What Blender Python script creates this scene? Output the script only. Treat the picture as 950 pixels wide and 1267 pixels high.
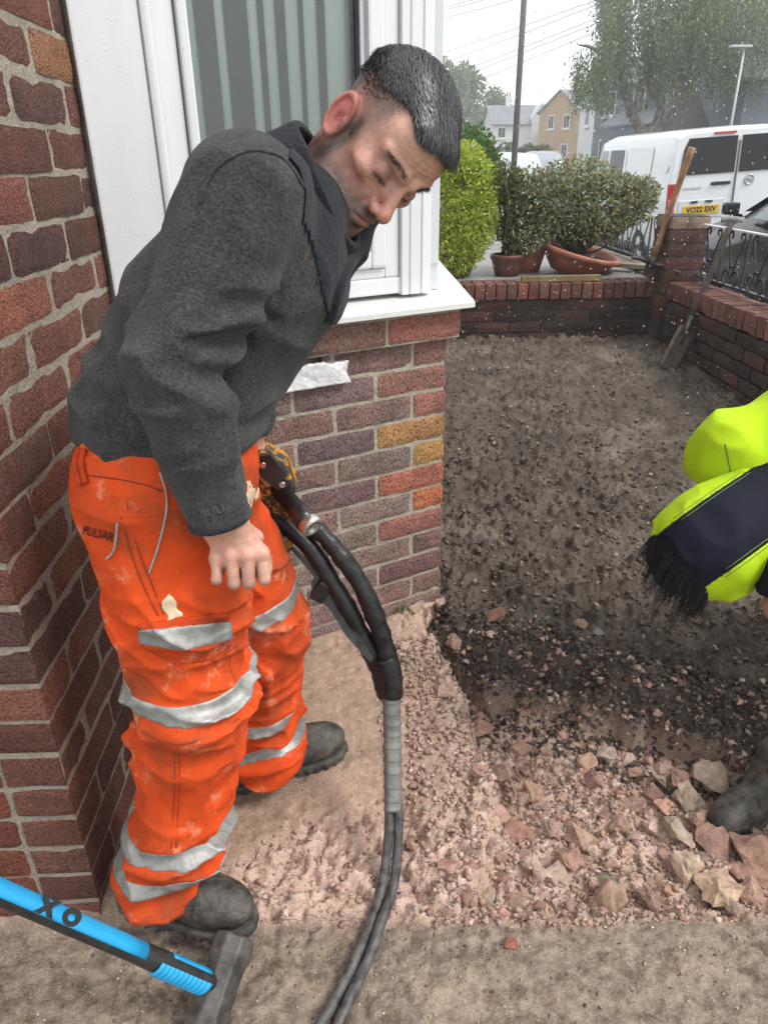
import bpy, bmesh, math, random
import numpy as np
from mathutils import Vector, Matrix
for _o in list(bpy.data.objects): bpy.data.objects.remove(_o)
SC = bpy.context.scene; COL = SC.collection
rnd = random.Random(7); RS = np.random.RandomState(11)
# ------------------------------------------------------------------ camera
F_PX, PITCH, ROLL, YAW, CAMZ = 893.88, 0.451455, -0.01132, -0.034529, 1.30
def cam_axes():
    cp, sp, cr, sr, cy, sy = math.cos(PITCH), math.sin(PITCH), math.cos(ROLL), math.sin(ROLL), math.cos(YAW), math.sin(YAW)
    r = np.array([1, 0, 0.]); fw = np.array([0, cp, -sp]); u = np.array([0, sp, cp])
    r2 = cr*r+sr*u; u2 = -sr*r+cr*u
    Z = np.array([[cy, -sy, 0], [sy, cy, 0], [0, 0, 1]])
    return Z@r2, Z@u2, Z@fw
AXR, AXU, AXF = cam_axes()
CAMO = np.array([0, 0, CAMZ])
def ray(x, y): return (x-475)/F_PX*AXR-(y-633.5)/F_PX*AXU+AXF
def atY(x, y, Y): d = ray(x, y); return CAMO+d*(Y/d[1])
def atX(x, y, X): d = ray(x, y); return CAMO+d*(X/d[0])
def atZ(x, y, z): d = ray(x, y); return CAMO+d*((z-CAMZ)/d[2])
cam = bpy.data.cameras.new('camera'); camo = bpy.data.objects.new('camera', cam); COL.objects.link(camo)
M = Matrix.Identity(4)
for i in range(3): M[i][0], M[i][1], M[i][2], M[i][3] = AXR[i], AXU[i], -AXF[i], CAMO[i]
camo.matrix_world = M
cam.sensor_fit = 'HORIZONTAL'; cam.sensor_width = 36; cam.lens = F_PX/950*36; cam.clip_start = 0.02; cam.clip_end = 3000
SC.camera = camo
# ------------------------------------------------------------------ sky, sun, exposure (overcast, drizzling)
SUN_EL, SUN_AZ = math.radians(52), math.radians(112)      # azimuth clockwise from +Y
W = bpy.data.worlds.new('World'); SC.world = W; W.use_nodes = True
nt = W.node_tree; bg = nt.nodes['Background']
sky = nt.nodes.new('ShaderNodeTexSky'); sky.sky_type = 'NISHITA'; sky.sun_disc = False
sky.sun_elevation = SUN_EL; sky.sun_rotation = SUN_AZ; sky.air_density = 1.0; sky.dust_density = 4.0
mixs = nt.nodes.new('ShaderNodeMix'); mixs.data_type = 'RGBA'; mixs.inputs[0].default_value = 0.88
nt.links.new(sky.outputs[0], mixs.inputs[6]); mixs.inputs[7].default_value = (9.6, 9.9, 10.1, 1)   # the even cloud layer
nt.links.new(mixs.outputs[2], bg.inputs[0]); bg.inputs[1].default_value = 0.085
sl = bpy.data.lights.new('sun', 'SUN'); sl.energy = 1.5; sl.angle = math.radians(18); sl.color = (1, .97, .93)
so = bpy.data.objects.new('sun', sl); COL.objects.link(so)
sd = Vector((math.sin(SUN_AZ)*math.cos(SUN_EL), math.cos(SUN_AZ)*math.cos(SUN_EL), math.sin(SUN_EL)))
so.rotation_euler = sd.to_track_quat('Z', 'Y').to_euler(); so.location = (0, 0, 20)
SC.view_settings.view_transform = 'Standard'; SC.view_settings.look = 'None'; SC.view_settings.gamma = 1
SC.view_settings.use_curve_mapping = False; SC.view_settings.exposure = 0.95
SC.render.engine = 'CYCLES'
try:
    SC.cycles.volume_bounces = 0; SC.cycles.max_bounces = 8; SC.cycles.transparent_max_bounces = 12
    SC.cycles.caustics_reflective = False; SC.cycles.caustics_refractive = False
except Exception: pass
# ------------------------------------------------------------------ helpers: objects
def setp(o, parent):
    o.parent = parent; o.matrix_parent_inverse = parent.matrix_world.inverted()
def link(name, me, mat=None, parent=None, smooth=False):
    o = bpy.data.objects.new(name, me); COL.objects.link(o)
    if mat is not None and len(me.materials) == 0: me.materials.append(mat)
    if parent is not None: setp(o, parent)
    if smooth and len(me.polygons): me.polygons.foreach_set('use_smooth', np.ones(len(me.polygons), bool))
    return o
def tag(o, label=None, cat=None, group=None, kind=None):
    if label: o['label'] = label
    if cat: o['category'] = cat
    if group: o['group'] = group
    if kind: o['kind'] = kind
    return o
def empty(name, loc=(0, 0, 0), rz=0, label=None, cat=None, group=None):
    o = bpy.data.objects.new(name, None); COL.objects.link(o); o.location = loc; o.rotation_euler = (0, 0, rz)
    o.empty_display_size = .1
    bpy.context.view_layer.update()
    return tag(o, label, cat, group)
def mesh(name, V, Fc, mats=None, mi=None):
    me = bpy.data.meshes.new(name); me.from_pydata([tuple(v) for v in V], [], [tuple(f) for f in Fc])
    for m in (mats or []): me.materials.append(m)
    if mi is not None: me.polygons.foreach_set('material_index', np.asarray(mi, np.int32))
    me.update(); return me
def mesh_np(name, V, Q, k=4):
    """fast mesh from arrays: V (n,3), Q (m,k)"""
    V = np.asarray(V, np.float32); Q = np.asarray(Q, np.int32)
    me = bpy.data.meshes.new(name); me.vertices.add(len(V)); me.vertices.foreach_set('co', V.ravel())
    m = len(Q); me.loops.add(m*k); me.polygons.add(m)
    me.loops.foreach_set('vertex_index', Q.ravel())
    me.polygons.foreach_set('loop_start', np.arange(0, m*k, k, dtype=np.int32))
    me.update(calc_edges=True); me.validate(); return me
class MB:
    """collects boxes, prisms, tubes and lathes into one mesh"""
    def __init__(s): s.v = []; s.f = []; s.sm = []
    def add(s, V, Fc, smooth=False):
        n = len(s.v); s.v += [tuple(map(float, v)) for v in V]; s.f += [tuple(i+n for i in f) for f in Fc]; s.sm += [smooth]*len(Fc); return s
    def box(s, c, size, M=None, bev=0.0):
        x, y, z = [k/2 for k in size]; V = []
        if bev <= 0:
            V = [(sx*x, sy*y, sz*z) for sz in (-1, 1) for sy in (-1, 1) for sx in (-1, 1)]
            Fc = [(0, 2, 3, 1), (4, 5, 7, 6), (0, 1, 5, 4), (2, 6, 7, 3), (0, 4, 6, 2), (1, 3, 7, 5)]
        else:
            bm = bmesh.new(); bmesh.ops.create_cube(bm, size=1)
            for v in bm.verts: v.co = Vector((v.co.x*size[0], v.co.y*size[1], v.co.z*size[2]))
            bmesh.ops.bevel(bm, geom=bm.edges[:], offset=bev, segments=2, affect='EDGES', profile=.6)
            bm.verts.index_update(); V = [tuple(v.co) for v in bm.verts]; Fc = [tuple(v.index for v in f.verts) for f in bm.faces]; bm.free()
        if M is not None: V = [tuple(M @ Vector(v)) for v in V]
        return s.add([(v[0]+c[0], v[1]+c[1], v[2]+c[2]) for v in V], Fc)
    def prism(s, pts, n, h0, h1):
        """polygon pts (3D, coplanar) extruded along n from h0 to h1"""
        n = np.array(n, float); k = len(pts); P = np.array(pts, float)
        V = list(P+n*h0)+list(P+n*h1)
        Fc = [tuple(range(k))[::-1], tuple(range(k, 2*k))]+[(i, (i+1) % k, k+(i+1) % k, k+i) for i in range(k)]
        return s.add(V, Fc)
    def tube(s, pts, r, n=8, cap=True, flat=1.0, up=(0, 0, 1)):
        P = [np.array(q, float) for q in pts]; m = len(P); R = r if hasattr(r, '__len__') else [r]*m
        V = []; Fc = []; prev = None
        for i in range(m):
            t = P[min(i+1, m-1)]-P[max(i-1, 0)]; t /= (np.linalg.norm(t)+1e-12)
            if prev is None:
                a = np.array(up, float); a = a-t*(a@t)
                if np.linalg.norm(a) < 1e-3: a = np.array([1, 0, 0.])-t*t[0]
            else: a = prev-t*(prev@t)
            a /= (np.linalg.norm(a)+1e-12); prev = a; b = np.cross(t, a)
            for j in range(n):
                th = 2*math.pi*j/n; V.append(P[i]+R[i]*(math.cos(th)*a*flat+math.sin(th)*b))
        for i in range(m-1):
            for j in range(n): Fc.append((i*n+j, i*n+(j+1) % n, (i+1)*n+(j+1) % n, (i+1)*n+j))
        k = len(s.v); s.add(V, Fc, True)
        if cap: s.f += [tuple(k+j for j in range(n))[::-1], tuple(k+(m-1)*n+j for j in range(n))]; s.sm += [False, False]
        return s
    def lathe(s, prof, c=(0, 0, 0), n=24, M=None):
        """prof: (r,z) list"""
        V = []; Fc = []
        for r, z in prof:
            for j in range(n):
                th = 2*math.pi*j/n; q = Vector((r*math.cos(th), r*math.sin(th), z))
                if M is not None: q = M @ q
                V.append((q.x+c[0], q.y+c[1], q.z+c[2]))
        for i in range(len(prof)-1):
            for j in range(n): Fc.append((i*n+j, i*n+(j+1) % n, (i+1)*n+(j+1) % n, (i+1)*n+j))
        return s.add(V, Fc, True)
    def build(s, name, mat=None, parent=None):
        me = bpy.data.meshes.new(name); me.from_pydata(s.v, [], s.f)
        if len(s.sm) == len(me.polygons): me.polygons.foreach_set('use_smooth', np.array(s.sm, bool))
        me.update(); bm = bmesh.new(); bm.from_mesh(me); bmesh.ops.recalc_face_normals(bm, faces=bm.faces[:]); bm.to_mesh(me); bm.free()
        return link(name, me, mat, parent)
def spline(pts, n=8):
    P = [np.array(q, float) for q in pts]; out = []
    for i in range(len(P)-1):
        p0, p1, p2, p3 = P[max(i-1, 0)], P[i], P[i+1], P[min(i+2, len(P)-1)]
        for k in range(n):
            t = k/n; out.append(.5*((2*p1)+(-p0+p2)*t+(2*p0-5*p1+4*p2-p3)*t*t+(-p0+3*p1-3*p2+p3)*t**3))
    out.append(P[-1]); return out
def text_mesh(txt, size, depth, bold=0.0):
    cu = bpy.data.curves.new('txt', 'FONT'); cu.body = txt; cu.size = size; cu.extrude = depth; cu.offset = bold
    cu.align_x = 'CENTER'; cu.align_y = 'CENTER'; cu.resolution_u = 3
    o = bpy.data.objects.new('txt', cu); COL.objects.link(o)
    dg = bpy.context.evaluated_depsgraph_get(); dg.update()
    me = bpy.data.meshes.new_from_object(o.evaluated_get(dg)); bpy.data.objects.remove(o)
    return me
def frame3(x, y, z, o):
    M = Matrix.Identity(4)
    for i in range(3): M[i][0], M[i][1], M[i][2], M[i][3] = x[i], y[i], z[i], o[i]
    return M
def nrm(v): v = np.array(v, float); return v/np.linalg.norm(v)
# ------------------------------------------------------------------ helpers: noise
def sstep(a, b, x): t = np.clip((x-a)/(b-a), 0, 1); return t*t*(3-2*t)
_LAT = np.random.RandomState(3).rand(64, 64, 64).astype(np.float32)
def noise3(P, s=1.0, seed=0):
    """value noise, 0..1"""
    Q = np.asarray(P, np.float32)*s+np.float32(seed*17.31+100)
    I = np.floor(Q).astype(np.int64); T = (Q-I).astype(np.float32); T = T*T*(3-2*T); I &= 63; J = (I+1) & 63
    x0, y0, z0 = I[:, 0], I[:, 1], I[:, 2]; x1, y1, z1 = J[:, 0], J[:, 1], J[:, 2]; tx, ty, tz = T[:, 0], T[:, 1], T[:, 2]
    L = _LAT
    a = L[x0, y0, z0]*(1-tx)+L[x1, y0, z0]*tx; b = L[x0, y1, z0]*(1-tx)+L[x1, y1, z0]*tx
    c = L[x0, y0, z1]*(1-tx)+L[x1, y0, z1]*tx; d = L[x0, y1, z1]*(1-tx)+L[x1, y1, z1]*tx
    return (a*(1-ty)+b*ty)*(1-tz)+(c*(1-ty)+d*ty)*tz
def fbm(P, s, oct=4, seed=0, gain=.5):
    a = 1.; t = 0.; o = np.zeros(len(P), np.float32)
    for i in range(oct): o += a*noise3(P, s*2**i, seed+i*5); t += a; a *= gain
    return o/t
def cellular(P2, s, seed=0):
    """2D cellular noise: (F1, F2, cell id)"""
    R = np.random.RandomState(seed); tab = R.rand(256, 3)
    Q = np.asarray(P2, float)*s; I = np.floor(Q).astype(np.int64)
    f1 = np.full(len(Q), 9.); f2 = f1.copy(); cid = np.zeros(len(Q)); gx = np.zeros((len(Q), 2))
    for dx in (-1, 0, 1):
        for dy in (-1, 0, 1):
            C = I+[dx, dy]; h = (C[:, 0]*73+C[:, 1]*157+((C[:, 0]*31) ^ (C[:, 1]*17))) & 255
            pt = C+tab[h, :2]; v = Q-pt; d = np.hypot(v[:, 0], v[:, 1]); b = d < f1
            f2 = np.where(b, f1, np.minimum(f2, d)); cid = np.where(b, tab[h, 2], cid); gx = np.where(b[:, None], v, gx); f1 = np.where(b, d, f1)
    return f1, f2, cid, gx
# ------------------------------------------------------------------ helpers: signed-distance modelling
def rcone(P, a, b, ra, rb):
    a = np.array(a, np.float32); b = np.array(b, np.float32); ba = b-a
    t = np.clip(((P-a)@ba)/(ba@ba), 0, 1); return np.linalg.norm(P-a-t[:, None]*ba, axis=1)-(ra+(rb-ra)*t)
def ell(P, c, r, R=None):
    q = P-np.array(c, np.float32)
    if R is not None: q = q@np.asarray(R, np.float32)          # columns of R = local axes
    r = np.array(r, np.float32); k0 = np.linalg.norm(q/r, axis=1); k1 = np.linalg.norm(q/(r*r), axis=1)
    return k0*(k0-1)/(k1+1e-9)
def fcone(P, a, b, ra, rb, ax, s):
    """round cone flattened by factor s along axis ax"""
    ax = nrm(ax).astype(np.float32); a = np.array(a, np.float32); b = np.array(b, np.float32)
    sc = lambda Q: Q+np.outer((Q@ax)*(1/s-1), ax) if Q.ndim == 2 else Q+ax*((Q@ax)*(1/s-1))
    return rcone(sc(P), sc(a), sc(b), ra, rb)*min(1, s)
def smin(a, b, k):
    h = np.clip(.5+.5*(b-a)/k, 0, 1); return b*(1-h)+a*h-k*h*(1-h)
def smax(a, b, k): return -smin(-a, -b, k)
def sdf_arrays(fn, lo, hi, h):
    lo = np.array(lo, np.float32); hi = np.array(hi, np.float32); B = 8
    n = (np.ceil((hi-lo)/h/B).astype(int)*B); nb = n//B
    bi = np.stack(np.meshgrid(*[np.arange(k) for k in nb], indexing='ij'), -1).reshape(-1, 3)
    bc = lo+(bi*B+B/2)*h; dc = fn(bc.astype(np.float32)); keep = np.abs(dc) < B*h*1.35+.012
    D = np.empty(n+1, np.float32)
    sgn = np.where(dc > 0, 1., -1.).reshape(nb); D[:-1, :-1, :-1] = np.repeat(np.repeat(np.repeat(sgn, B, 0), B, 1), B, 2)
    D[-1] = 1; D[:, -1] = 1; D[:, :, -1] = 1
    msk = np.zeros(n+1, bool)
    for i, j, k in bi[keep]: msk[i*B:i*B+B+1, j*B:j*B+B+1, k*B:k*B+B+1] = True
    idx = np.argwhere(msk); out = np.empty(len(idx), np.float32)
    for s in range(0, len(idx), 200000): out[s:s+200000] = fn((lo+idx[s:s+200000]*h).astype(np.float32))
    D[msk] = out
    # naive surface nets
    ins = D < 0; c = np.zeros(n, np.int8)
    for dx in (0, 1):
        for dy in (0, 1):
            for dz in (0, 1): c += ins[dx:n[0]+dx, dy:n[1]+dy, dz:n[2]+dz]
    act = (c > 0) & (c < 8); cells = np.argwhere(act); vid = np.full(n, -1, np.int64); vid[act] = np.arange(len(cells))
    S = np.zeros((len(cells), 3)); N = np.zeros(len(cells))
    cn = [(dx, dy, dz) for dx in (0, 1) for dy in (0, 1) for dz in (0, 1)]
    val = {q: D[cells[:, 0]+q[0], cells[:, 1]+q[1], cells[:, 2]+q[2]] for q in cn}
    for a in cn:
        for ax in range(3):
            if a[ax] == 0:
                b = list(a); b[ax] = 1; b = tuple(b); va, vb = val[a], val[b]; x = (va < 0) != (vb < 0)
                t = np.where(x, va/np.where(x, va-vb, 1), 0); p = np.array(a)+np.outer(t, np.eye(3)[ax]); S[x] += p[x]; N[x] += 1
    V = lo+(cells+S/N[:, None])*h
    Q = []
    for ax in range(3):
        u, v = [(1, 2), (2, 0), (0, 1)][ax]
        sl0 = [slice(0, m) for m in n]; sl0[u] = slice(1, n[u]); sl0[v] = slice(1, n[v])
        sl1 = list(sl0); sl1[ax] = slice(1, n[ax]+1)
        A = ins[tuple(sl0)]; Bn = ins[tuple(sl1)]; e = np.argwhere(A != Bn); flip = A[A != Bn]
        off = np.zeros(3, int); off[u] = 1; off[v] = 1; e = e+off
        def cid(du, dv): q = e.copy(); q[:, u] -= du; q[:, v] -= dv; return vid[q[:, 0], q[:, 1], q[:, 2]]
        q = np.stack([cid(1, 1), cid(0, 1), cid(0, 0), cid(1, 0)], 1); q = np.where(flip[:, None], q, q[:, ::-1]); Q.append(q)
    Q = np.concatenate(Q); Q = Q[(Q >= 0).all(1)]
    return V, Q
def sdf_obj(name, fn, lo, hi, h, mat, parent=None, origin=None):
    V, Q = sdf_arrays(fn, lo, hi, h)
    me = mesh_np(name, V, Q); return link(name, me, mat, parent, True)
# ------------------------------------------------------------------ helpers: materials
def newmat(name):
    m = bpy.data.materials.new(name); m.use_nodes = True; t = m.node_tree; return m, t, t.nodes['Principled BSDF']
def nd(t, kind, **kw):
    n = t.nodes.new(kind)
    for k, v in kw.items():
        if k.startswith('i_'): n.inputs[int(k[2:])].default_value = v
        else: setattr(n, k, v)
    return n
def ramp(t, src, stops, interp='LINEAR'):
    r = t.nodes.new('ShaderNodeValToRGB'); r.color_ramp.interpolation = interp; e = r.color_ramp.elements
    while len(e) < len(stops): e.new(.5)
    for q, (pos, col) in zip(e, stops):
        q.position = pos; q.color = (*col, 1) if len(col) == 3 else col
    t.links.new(src, r.inputs[0]); return r.outputs[0]
def coords(t, kind='Object', scale=(1, 1, 1), rot=(0, 0, 0)):
    if kind == 'World': src = t.nodes.new('ShaderNodeNewGeometry').outputs['Position']
    else: src = t.nodes.new('ShaderNodeTexCoord').outputs[kind]
    mp = t.nodes.new('ShaderNodeMapping'); mp.inputs['Scale'].default_value = scale; mp.inputs['Rotation'].default_value = rot
    t.links.new(src, mp.inputs[0]); return mp.outputs[0]
def tnoise(t, vec, s, det=4, rough=.55, dist=0):
    n = nd(t, 'ShaderNodeTexNoise'); n.inputs['Scale'].default_value = s; n.inputs['Detail'].default_value = det
    n.inputs['Roughness'].default_value = rough; n.inputs['Distortion'].default_value = dist; t.links.new(vec, n.inputs['Vector']); return n.outputs['Fac']
def mixc(t, fac, a, b, mode='MIX'):
    n = nd(t, 'ShaderNodeMix', data_type='RGBA', blend_type=mode)
    for k, v in ((0, fac), (6, a), (7, b)):
        if hasattr(v, 'is_output'): t.links.new(v, n.inputs[k])
        elif k == 0: n.inputs[0].default_value = v
        else: n.inputs[k].default_value = (*v, 1) if len(v) == 3 else v
    return n.outputs[2]
def bump(t, b, h, strength=.5, dist=.002):
    n = nd(t, 'ShaderNodeBump'); n.inputs['Strength'].default_value = strength; n.inputs['Distance'].default_value = dist
    t.links.new(h, n.inputs['Height'])
    if b.inputs['Normal'].is_linked: t.links.new(b.inputs['Normal'].links[0].from_socket, n.inputs['Normal'])
    t.links.new(n.outputs[0], b.inputs['Normal'])
def simple(name, c1, c2=None, s=20, rough=.6, metal=0, bs=0., bsc=80, bd=.002, kind='Object', det=4, spec=.5, coat=0):
    m, t, b = newmat(name); v = coords(t, kind)
    if c2 is not None:
        f = tnoise(t, v, s, det, .6); t.links.new(ramp(t, f, [(.35, c1), (.65, c2)]), b.inputs['Base Color'])
    else: b.inputs['Base Color'].default_value = (*c1, 1)
    b.inputs['Roughness'].default_value = rough; b.inputs['Metallic'].default_value = metal; b.inputs['Specular IOR Level'].default_value = spec
    b.inputs['Coat Weight'].default_value = coat
    if bs > 0: bump(t, b, tnoise(t, v, bsc, 5, .6), bs, bd)
    return m
# ================================================================== materials of the house
def brick_mat(name, bumpdist=.0035, rough=.82, streak=(1, 1, 2.2)):
    m, t, b = newmat(name); oi = nd(t, 'ShaderNodeObjectInfo')
    v = coords(t, 'World'); vs = coords(t, 'World', streak)
    f1 = tnoise(t, v, 9, 5, .6); f2 = tnoise(t, vs, 150, 4, .65); f3 = tnoise(t, v, 42, 3, .6)
    c = mixc(t, ramp(t, f1, [(.3, (.25,)*3), (.7, (1.25,)*3)]), (.62, .58, .60), (1.22, 1.12, 1.06))
    c = mixc(t, 1.0, oi.outputs['Color'], c, 'MULTIPLY')
    c = mixc(t, ramp(t, f2, [(.38, (1,)*3), (.52, (0,)*3)]), c, mixc(t, 1., c, (.34, .32, .35), 'MULTIPLY')); c = mixc(t, ramp(t, f2, [(.55, (0,)*3), (.70, (.6,)*3)]), c, mixc(t, 1., c, (1.7, 1.6, 1.5), 'MULTIPLY'))
    c = mixc(t, ramp(t, f3, [(.62, (0,)*3), (.78, (.55,)*3)]), c, mixc(t, .55, c, (.40, .27, .22)))
    t.links.new(c, b.inputs['Base Color']); b.inputs['Roughness'].default_value = rough; b.inputs['Specular IOR Level'].default_value = .3
    bump(t, b, f2, .9, bumpdist); bump(t, b, tnoise(t, v, 45, 4, .6), .8, .009)
    return m
def mortar_mat(name, c1=(.33, .285, .225), c2=(.47, .42, .345)):
    m, t, b = newmat(name); v = coords(t, 'World')
    f = tnoise(t, v, 14, 6, .65); g = tnoise(t, v, 190, 4, .65)
    c = mixc(t, ramp(t, f, [(.3, (0,)*3), (.7, (1,)*3)]), c1, c2)
    c = mixc(t, ramp(t, g, [(.3, (1,)*3), (.5, (0,)*3)]), c, mixc(t, 1., c, (.5, .5, .5), 'MULTIPLY'))
    t.links.new(c, b.inputs['Base Color']); b.inputs['Roughness'].default_value = .9
    bump(t, b, g, .8, .003); bump(t, b, tnoise(t, v, 50, 4, .6), .9, .007); return m
M_BRICK = brick_mat('brick_rustic', .011, .75, (1, 1, 2.4)); M_BRICK2 = brick_mat('brick_bay', .006, .8, (1.5, 1.5, 1)); M_MORTAR = mortar_mat('mortar_sand')
def pvc_mat(name, col=(.68, .69, .71), rough=.28):
    m, t, b = newmat(name); v = coords(t, 'World')
    dr = nd(t, 'ShaderNodeTexVoronoi', feature='F1'); dr.inputs['Scale'].default_value = 130; dr.inputs['Randomness'].default_value = 1; t.links.new(v, dr.inputs['Vector'])
    drop = ramp(t, dr.outputs['Distance'], [(.10, (1,)*3), (.22, (0,)*3)])
    sel = ramp(t, tnoise(t, v, 38, 2, .5), [(.52, (0,)*3), (.56, (1,)*3)])
    dm = mixc(t, 1., drop, sel, 'MULTIPLY')
    c = mixc(t, ramp(t, tnoise(t, coords(t, 'World', (1, 1, .15)), 22, 4, .6), [(.4, (0,)*3), (.8, (.35,)*3)]), col, (col[0]*.82, col[1]*.82, col[2]*.8))
    t.links.new(c, b.inputs['Base Color']); b.inputs['Roughness'].default_value = rough
    bump(t, b, dm, .5, .0016); return m
M_PVC = pvc_mat('white_pvc'); M_SILL = pvc_mat('white_sill', (.66, .67, .64), .35)
M_BLACK = simple('black_rubber', (.012, .012, .013), rough=.5)
def glass_mat(name, tint=(.93, .97, .95), rough=.0, refl=.35):
    m, t, b = newmat(name); t.nodes.remove(b); out = t.nodes['Material Output']
    tr = nd(t, 'ShaderNodeBsdfTransparent'); tr.inputs[0].default_value = (*tint, 1); gl = nd(t, 'ShaderNodeBsdfGlossy'); gl.inputs['Roughness'].default_value = rough+.01
    fr = nd(t, 'ShaderNodeFresnel'); fr.inputs[0].default_value = 1.52; mul = nd(t, 'ShaderNodeMath', operation='MULTIPLY_ADD'); t.links.new(fr.outputs[0], mul.inputs[0]); mul.inputs[1].default_value = 1.0; mul.inputs[2].default_value = refl*.08
    v = coords(t, 'World'); bn = nd(t, 'ShaderNodeBump'); bn.inputs['Strength'].default_value = .12; bn.inputs['Distance'].default_value = .002
    t.links.new(tnoise(t, coords(t, 'World', (1, 1, .35)), 120, 3, .6), bn.inputs['Height']); t.links.new(bn.outputs[0], gl.inputs['Normal'])
    mx = nd(t, 'ShaderNodeMixShader'); t.links.new(mul.outputs[0], mx.inputs[0]); t.links.new(tr.outputs[0], mx.inputs[1]); t.links.new(gl.outputs[0], mx.inputs[2]); t.links.new(mx.outputs[0], out.inputs[0]); return m
M_GLASS = glass_mat('window_glass')
# ================================================================== bricks
def brick_mesh(i, nx=10, ny=2, nz=5, worn=1.0):
    """one worn brick 1x1x1 (scaled by its object), front face at -y"""
    idx = {}; V = []; Fc = []
    def vid(a, b, c):
        if (a, b, c) not in idx: idx[(a, b, c)] = len(V); V.append((a/nx-.5, b/ny-.5, c/nz-.5))
        return idx[(a, b, c)]
    for a in range(nx):
        for c in range(nz): Fc.append((vid(a, 0, c), vid(a+1, 0, c), vid(a+1, 0, c+1), vid(a, 0, c+1)))
    for a in range(nx):
        for b in range(ny):
            Fc.append((vid(a, b, 0), vid(a, b+1, 0), vid(a+1, b+1, 0), vid(a+1, b, 0))); Fc.append((vid(a, b, nz), vid(a+1, b, nz), vid(a+1, b+1, nz), vid(a, b+1, nz)))
    for b in range(ny):
        for c in range(nz):
            Fc.append((vid(0, b, c), vid(0, b, c+1), vid(0, b+1, c+1), vid(0, b+1, c))); Fc.append((vid(nx, b, c), vid(nx, b+1, c), vid(nx, b+1, c+1), vid(nx, b, c+1)))
    V = np.array(V, np.float32); S = np.array([.215, .1025, .065], np.float32); P = V*S
    n = np.stack([fbm(P+i*3.1, 28, 3, k)-.5 for k in (1, 7, 13)], 1); P = P+n*np.array([.007, .004, .006])*worn
    ex = np.abs(V[:, 0]) > .49; ez = np.abs(V[:, 2]) > .49; fy = V[:, 1] < -.49
    r = .0008+.0035*fbm(V*2+i*5.7, 3, 2, 3)
    P[:, 1] += np.where(fy & (ex | ez), r*worn, 0)
    P[:, 0] -= np.where(ex & ez, np.sign(V[:, 0])*r*.9, 0); P[:, 2] -= np.where(ex & ez, np.sign(V[:, 2])*r*.6, 0)
    me = mesh('brick', P/S, Fc); return me
BRICKS = [brick_mesh(i) for i in range(9)]
BR_LOW = [brick_mesh(20+i, 4, 1, 2) for i in range(6)]
def add_brick(parent, mat, c, x, n, size, col, lib=BRICKS, name='brick'):
    """brick with its length along x (unit), front facing n, centre c; size (L,D,H)"""
    me = lib[rnd.randrange(len(lib))]; key = me.name+mat.name
    if key not in _BM: q = me.copy(); q.materials.append(mat); _BM[key] = q
    o = bpy.data.objects.new(name, _BM[key]); COL.objects.link(o)
    x = nrm(x); n = nrm(n); z = np.cross(x, -n)
    if rnd.random() < .5: x = -x; z = -z
    ti = rnd.uniform(-.004, .004)
    o.matrix_basis = frame3(x*size[0], -n*size[1], (z+x*ti)*size[2], c)
    if parent is not None: setp(o, parent)
    o.color = (*col, 1); return o
_BM = {}
def jit(c, a=.14):
    k = 1+rnd.uniform(-a, a); return tuple(max(0, q*k*(1+rnd.uniform(-.06, .06))) for q in c)
PAL_L = [(.215, .100, .078), (.175, .080, .066), (.235, .105, .076), (.145, .074, .066), (.265, .115, .078), (.19, .095, .080)]
PAL_B = [(.25, .175, .165), (.215, .15, .148), (.285, .19, .165), (.25, .19, .18), (.30, .195, .165), (.20, .145, .148)]
XL, Y0 = -.528, .954
Z0 = .763
house = empty('brick_house', (XL, 1.6, 0), 0, 'red brick house with white bay window behind the worker', 'house')
# facade: recessed mortar body then bricks
facade = MB()
J = .0032
facade.prism([(XL-J, Y0+J, -.3), (XL-J, 1.66, -.3), (XL-.9, 1.66, -.3), (XL-.9, Y0+J, -.3)], (0, 0, 1), 0, 3.0)
facade = facade.build('facade_wall', mortar_mat('mortar_facade', (.25, .21, .165), (.37, .325, .265)), house)
NC0, NC1 = -11, 24
SPEC = {(9, 2): (.36, .17, .09), (3, 0): (.33, .15, .10), (4, 1): (.34, .15, .10), (2, 1): (.25, .11, .10)}
for k in range(NC0, NC1):
    zc = Z0+.075*(k+.5); ev = (k % 2 == 0); h = .0662
    y = Y0; first = .115 if ev else .238; w = first
    i = 0
    while y < 1.632:
        y1 = min(Y0+first+.25*i, 1.64) if i else Y0+first
        a, bb = y+(.0048 if i else .0), y1-.0048
        if bb-a > .02:
            dep = .1025
            col = jit(SPEC.get((k, i), rnd.choice(PAL_L)), .16)
            add_brick(facade, M_BRICK, (XL-dep/2+rnd.uniform(-.002, .002), (a+bb)/2, zc+rnd.uniform(-.0015, .0015)), (0, 1, 0), (1, 0, 0), (bb-a, dep, h), col)
        y = y1; i += 1
    # return facing the path
    x = XL-(.1025+.012); 
    if ev:
        xs = [(XL-.1025-.010, XL-.238), (XL-.25, XL-.488), (XL-.5, XL-.738)]
    else: xs = [(XL-.1025-.012, XL-.345), (XL-.357, XL-.595), (XL-.607, XL-.84)]
    for a, bb in xs:
        add_brick(facade, M_BRICK, ((a+bb)/2, Y0+.05+rnd.uniform(-.002, .002), zc), (1, 0, 0), (0, -1, 0), (abs(bb-a), .1025, h), jit(rnd.choice([(.21, .075, .05), (.17, .06, .05), (.24, .08, .05)])))
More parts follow.
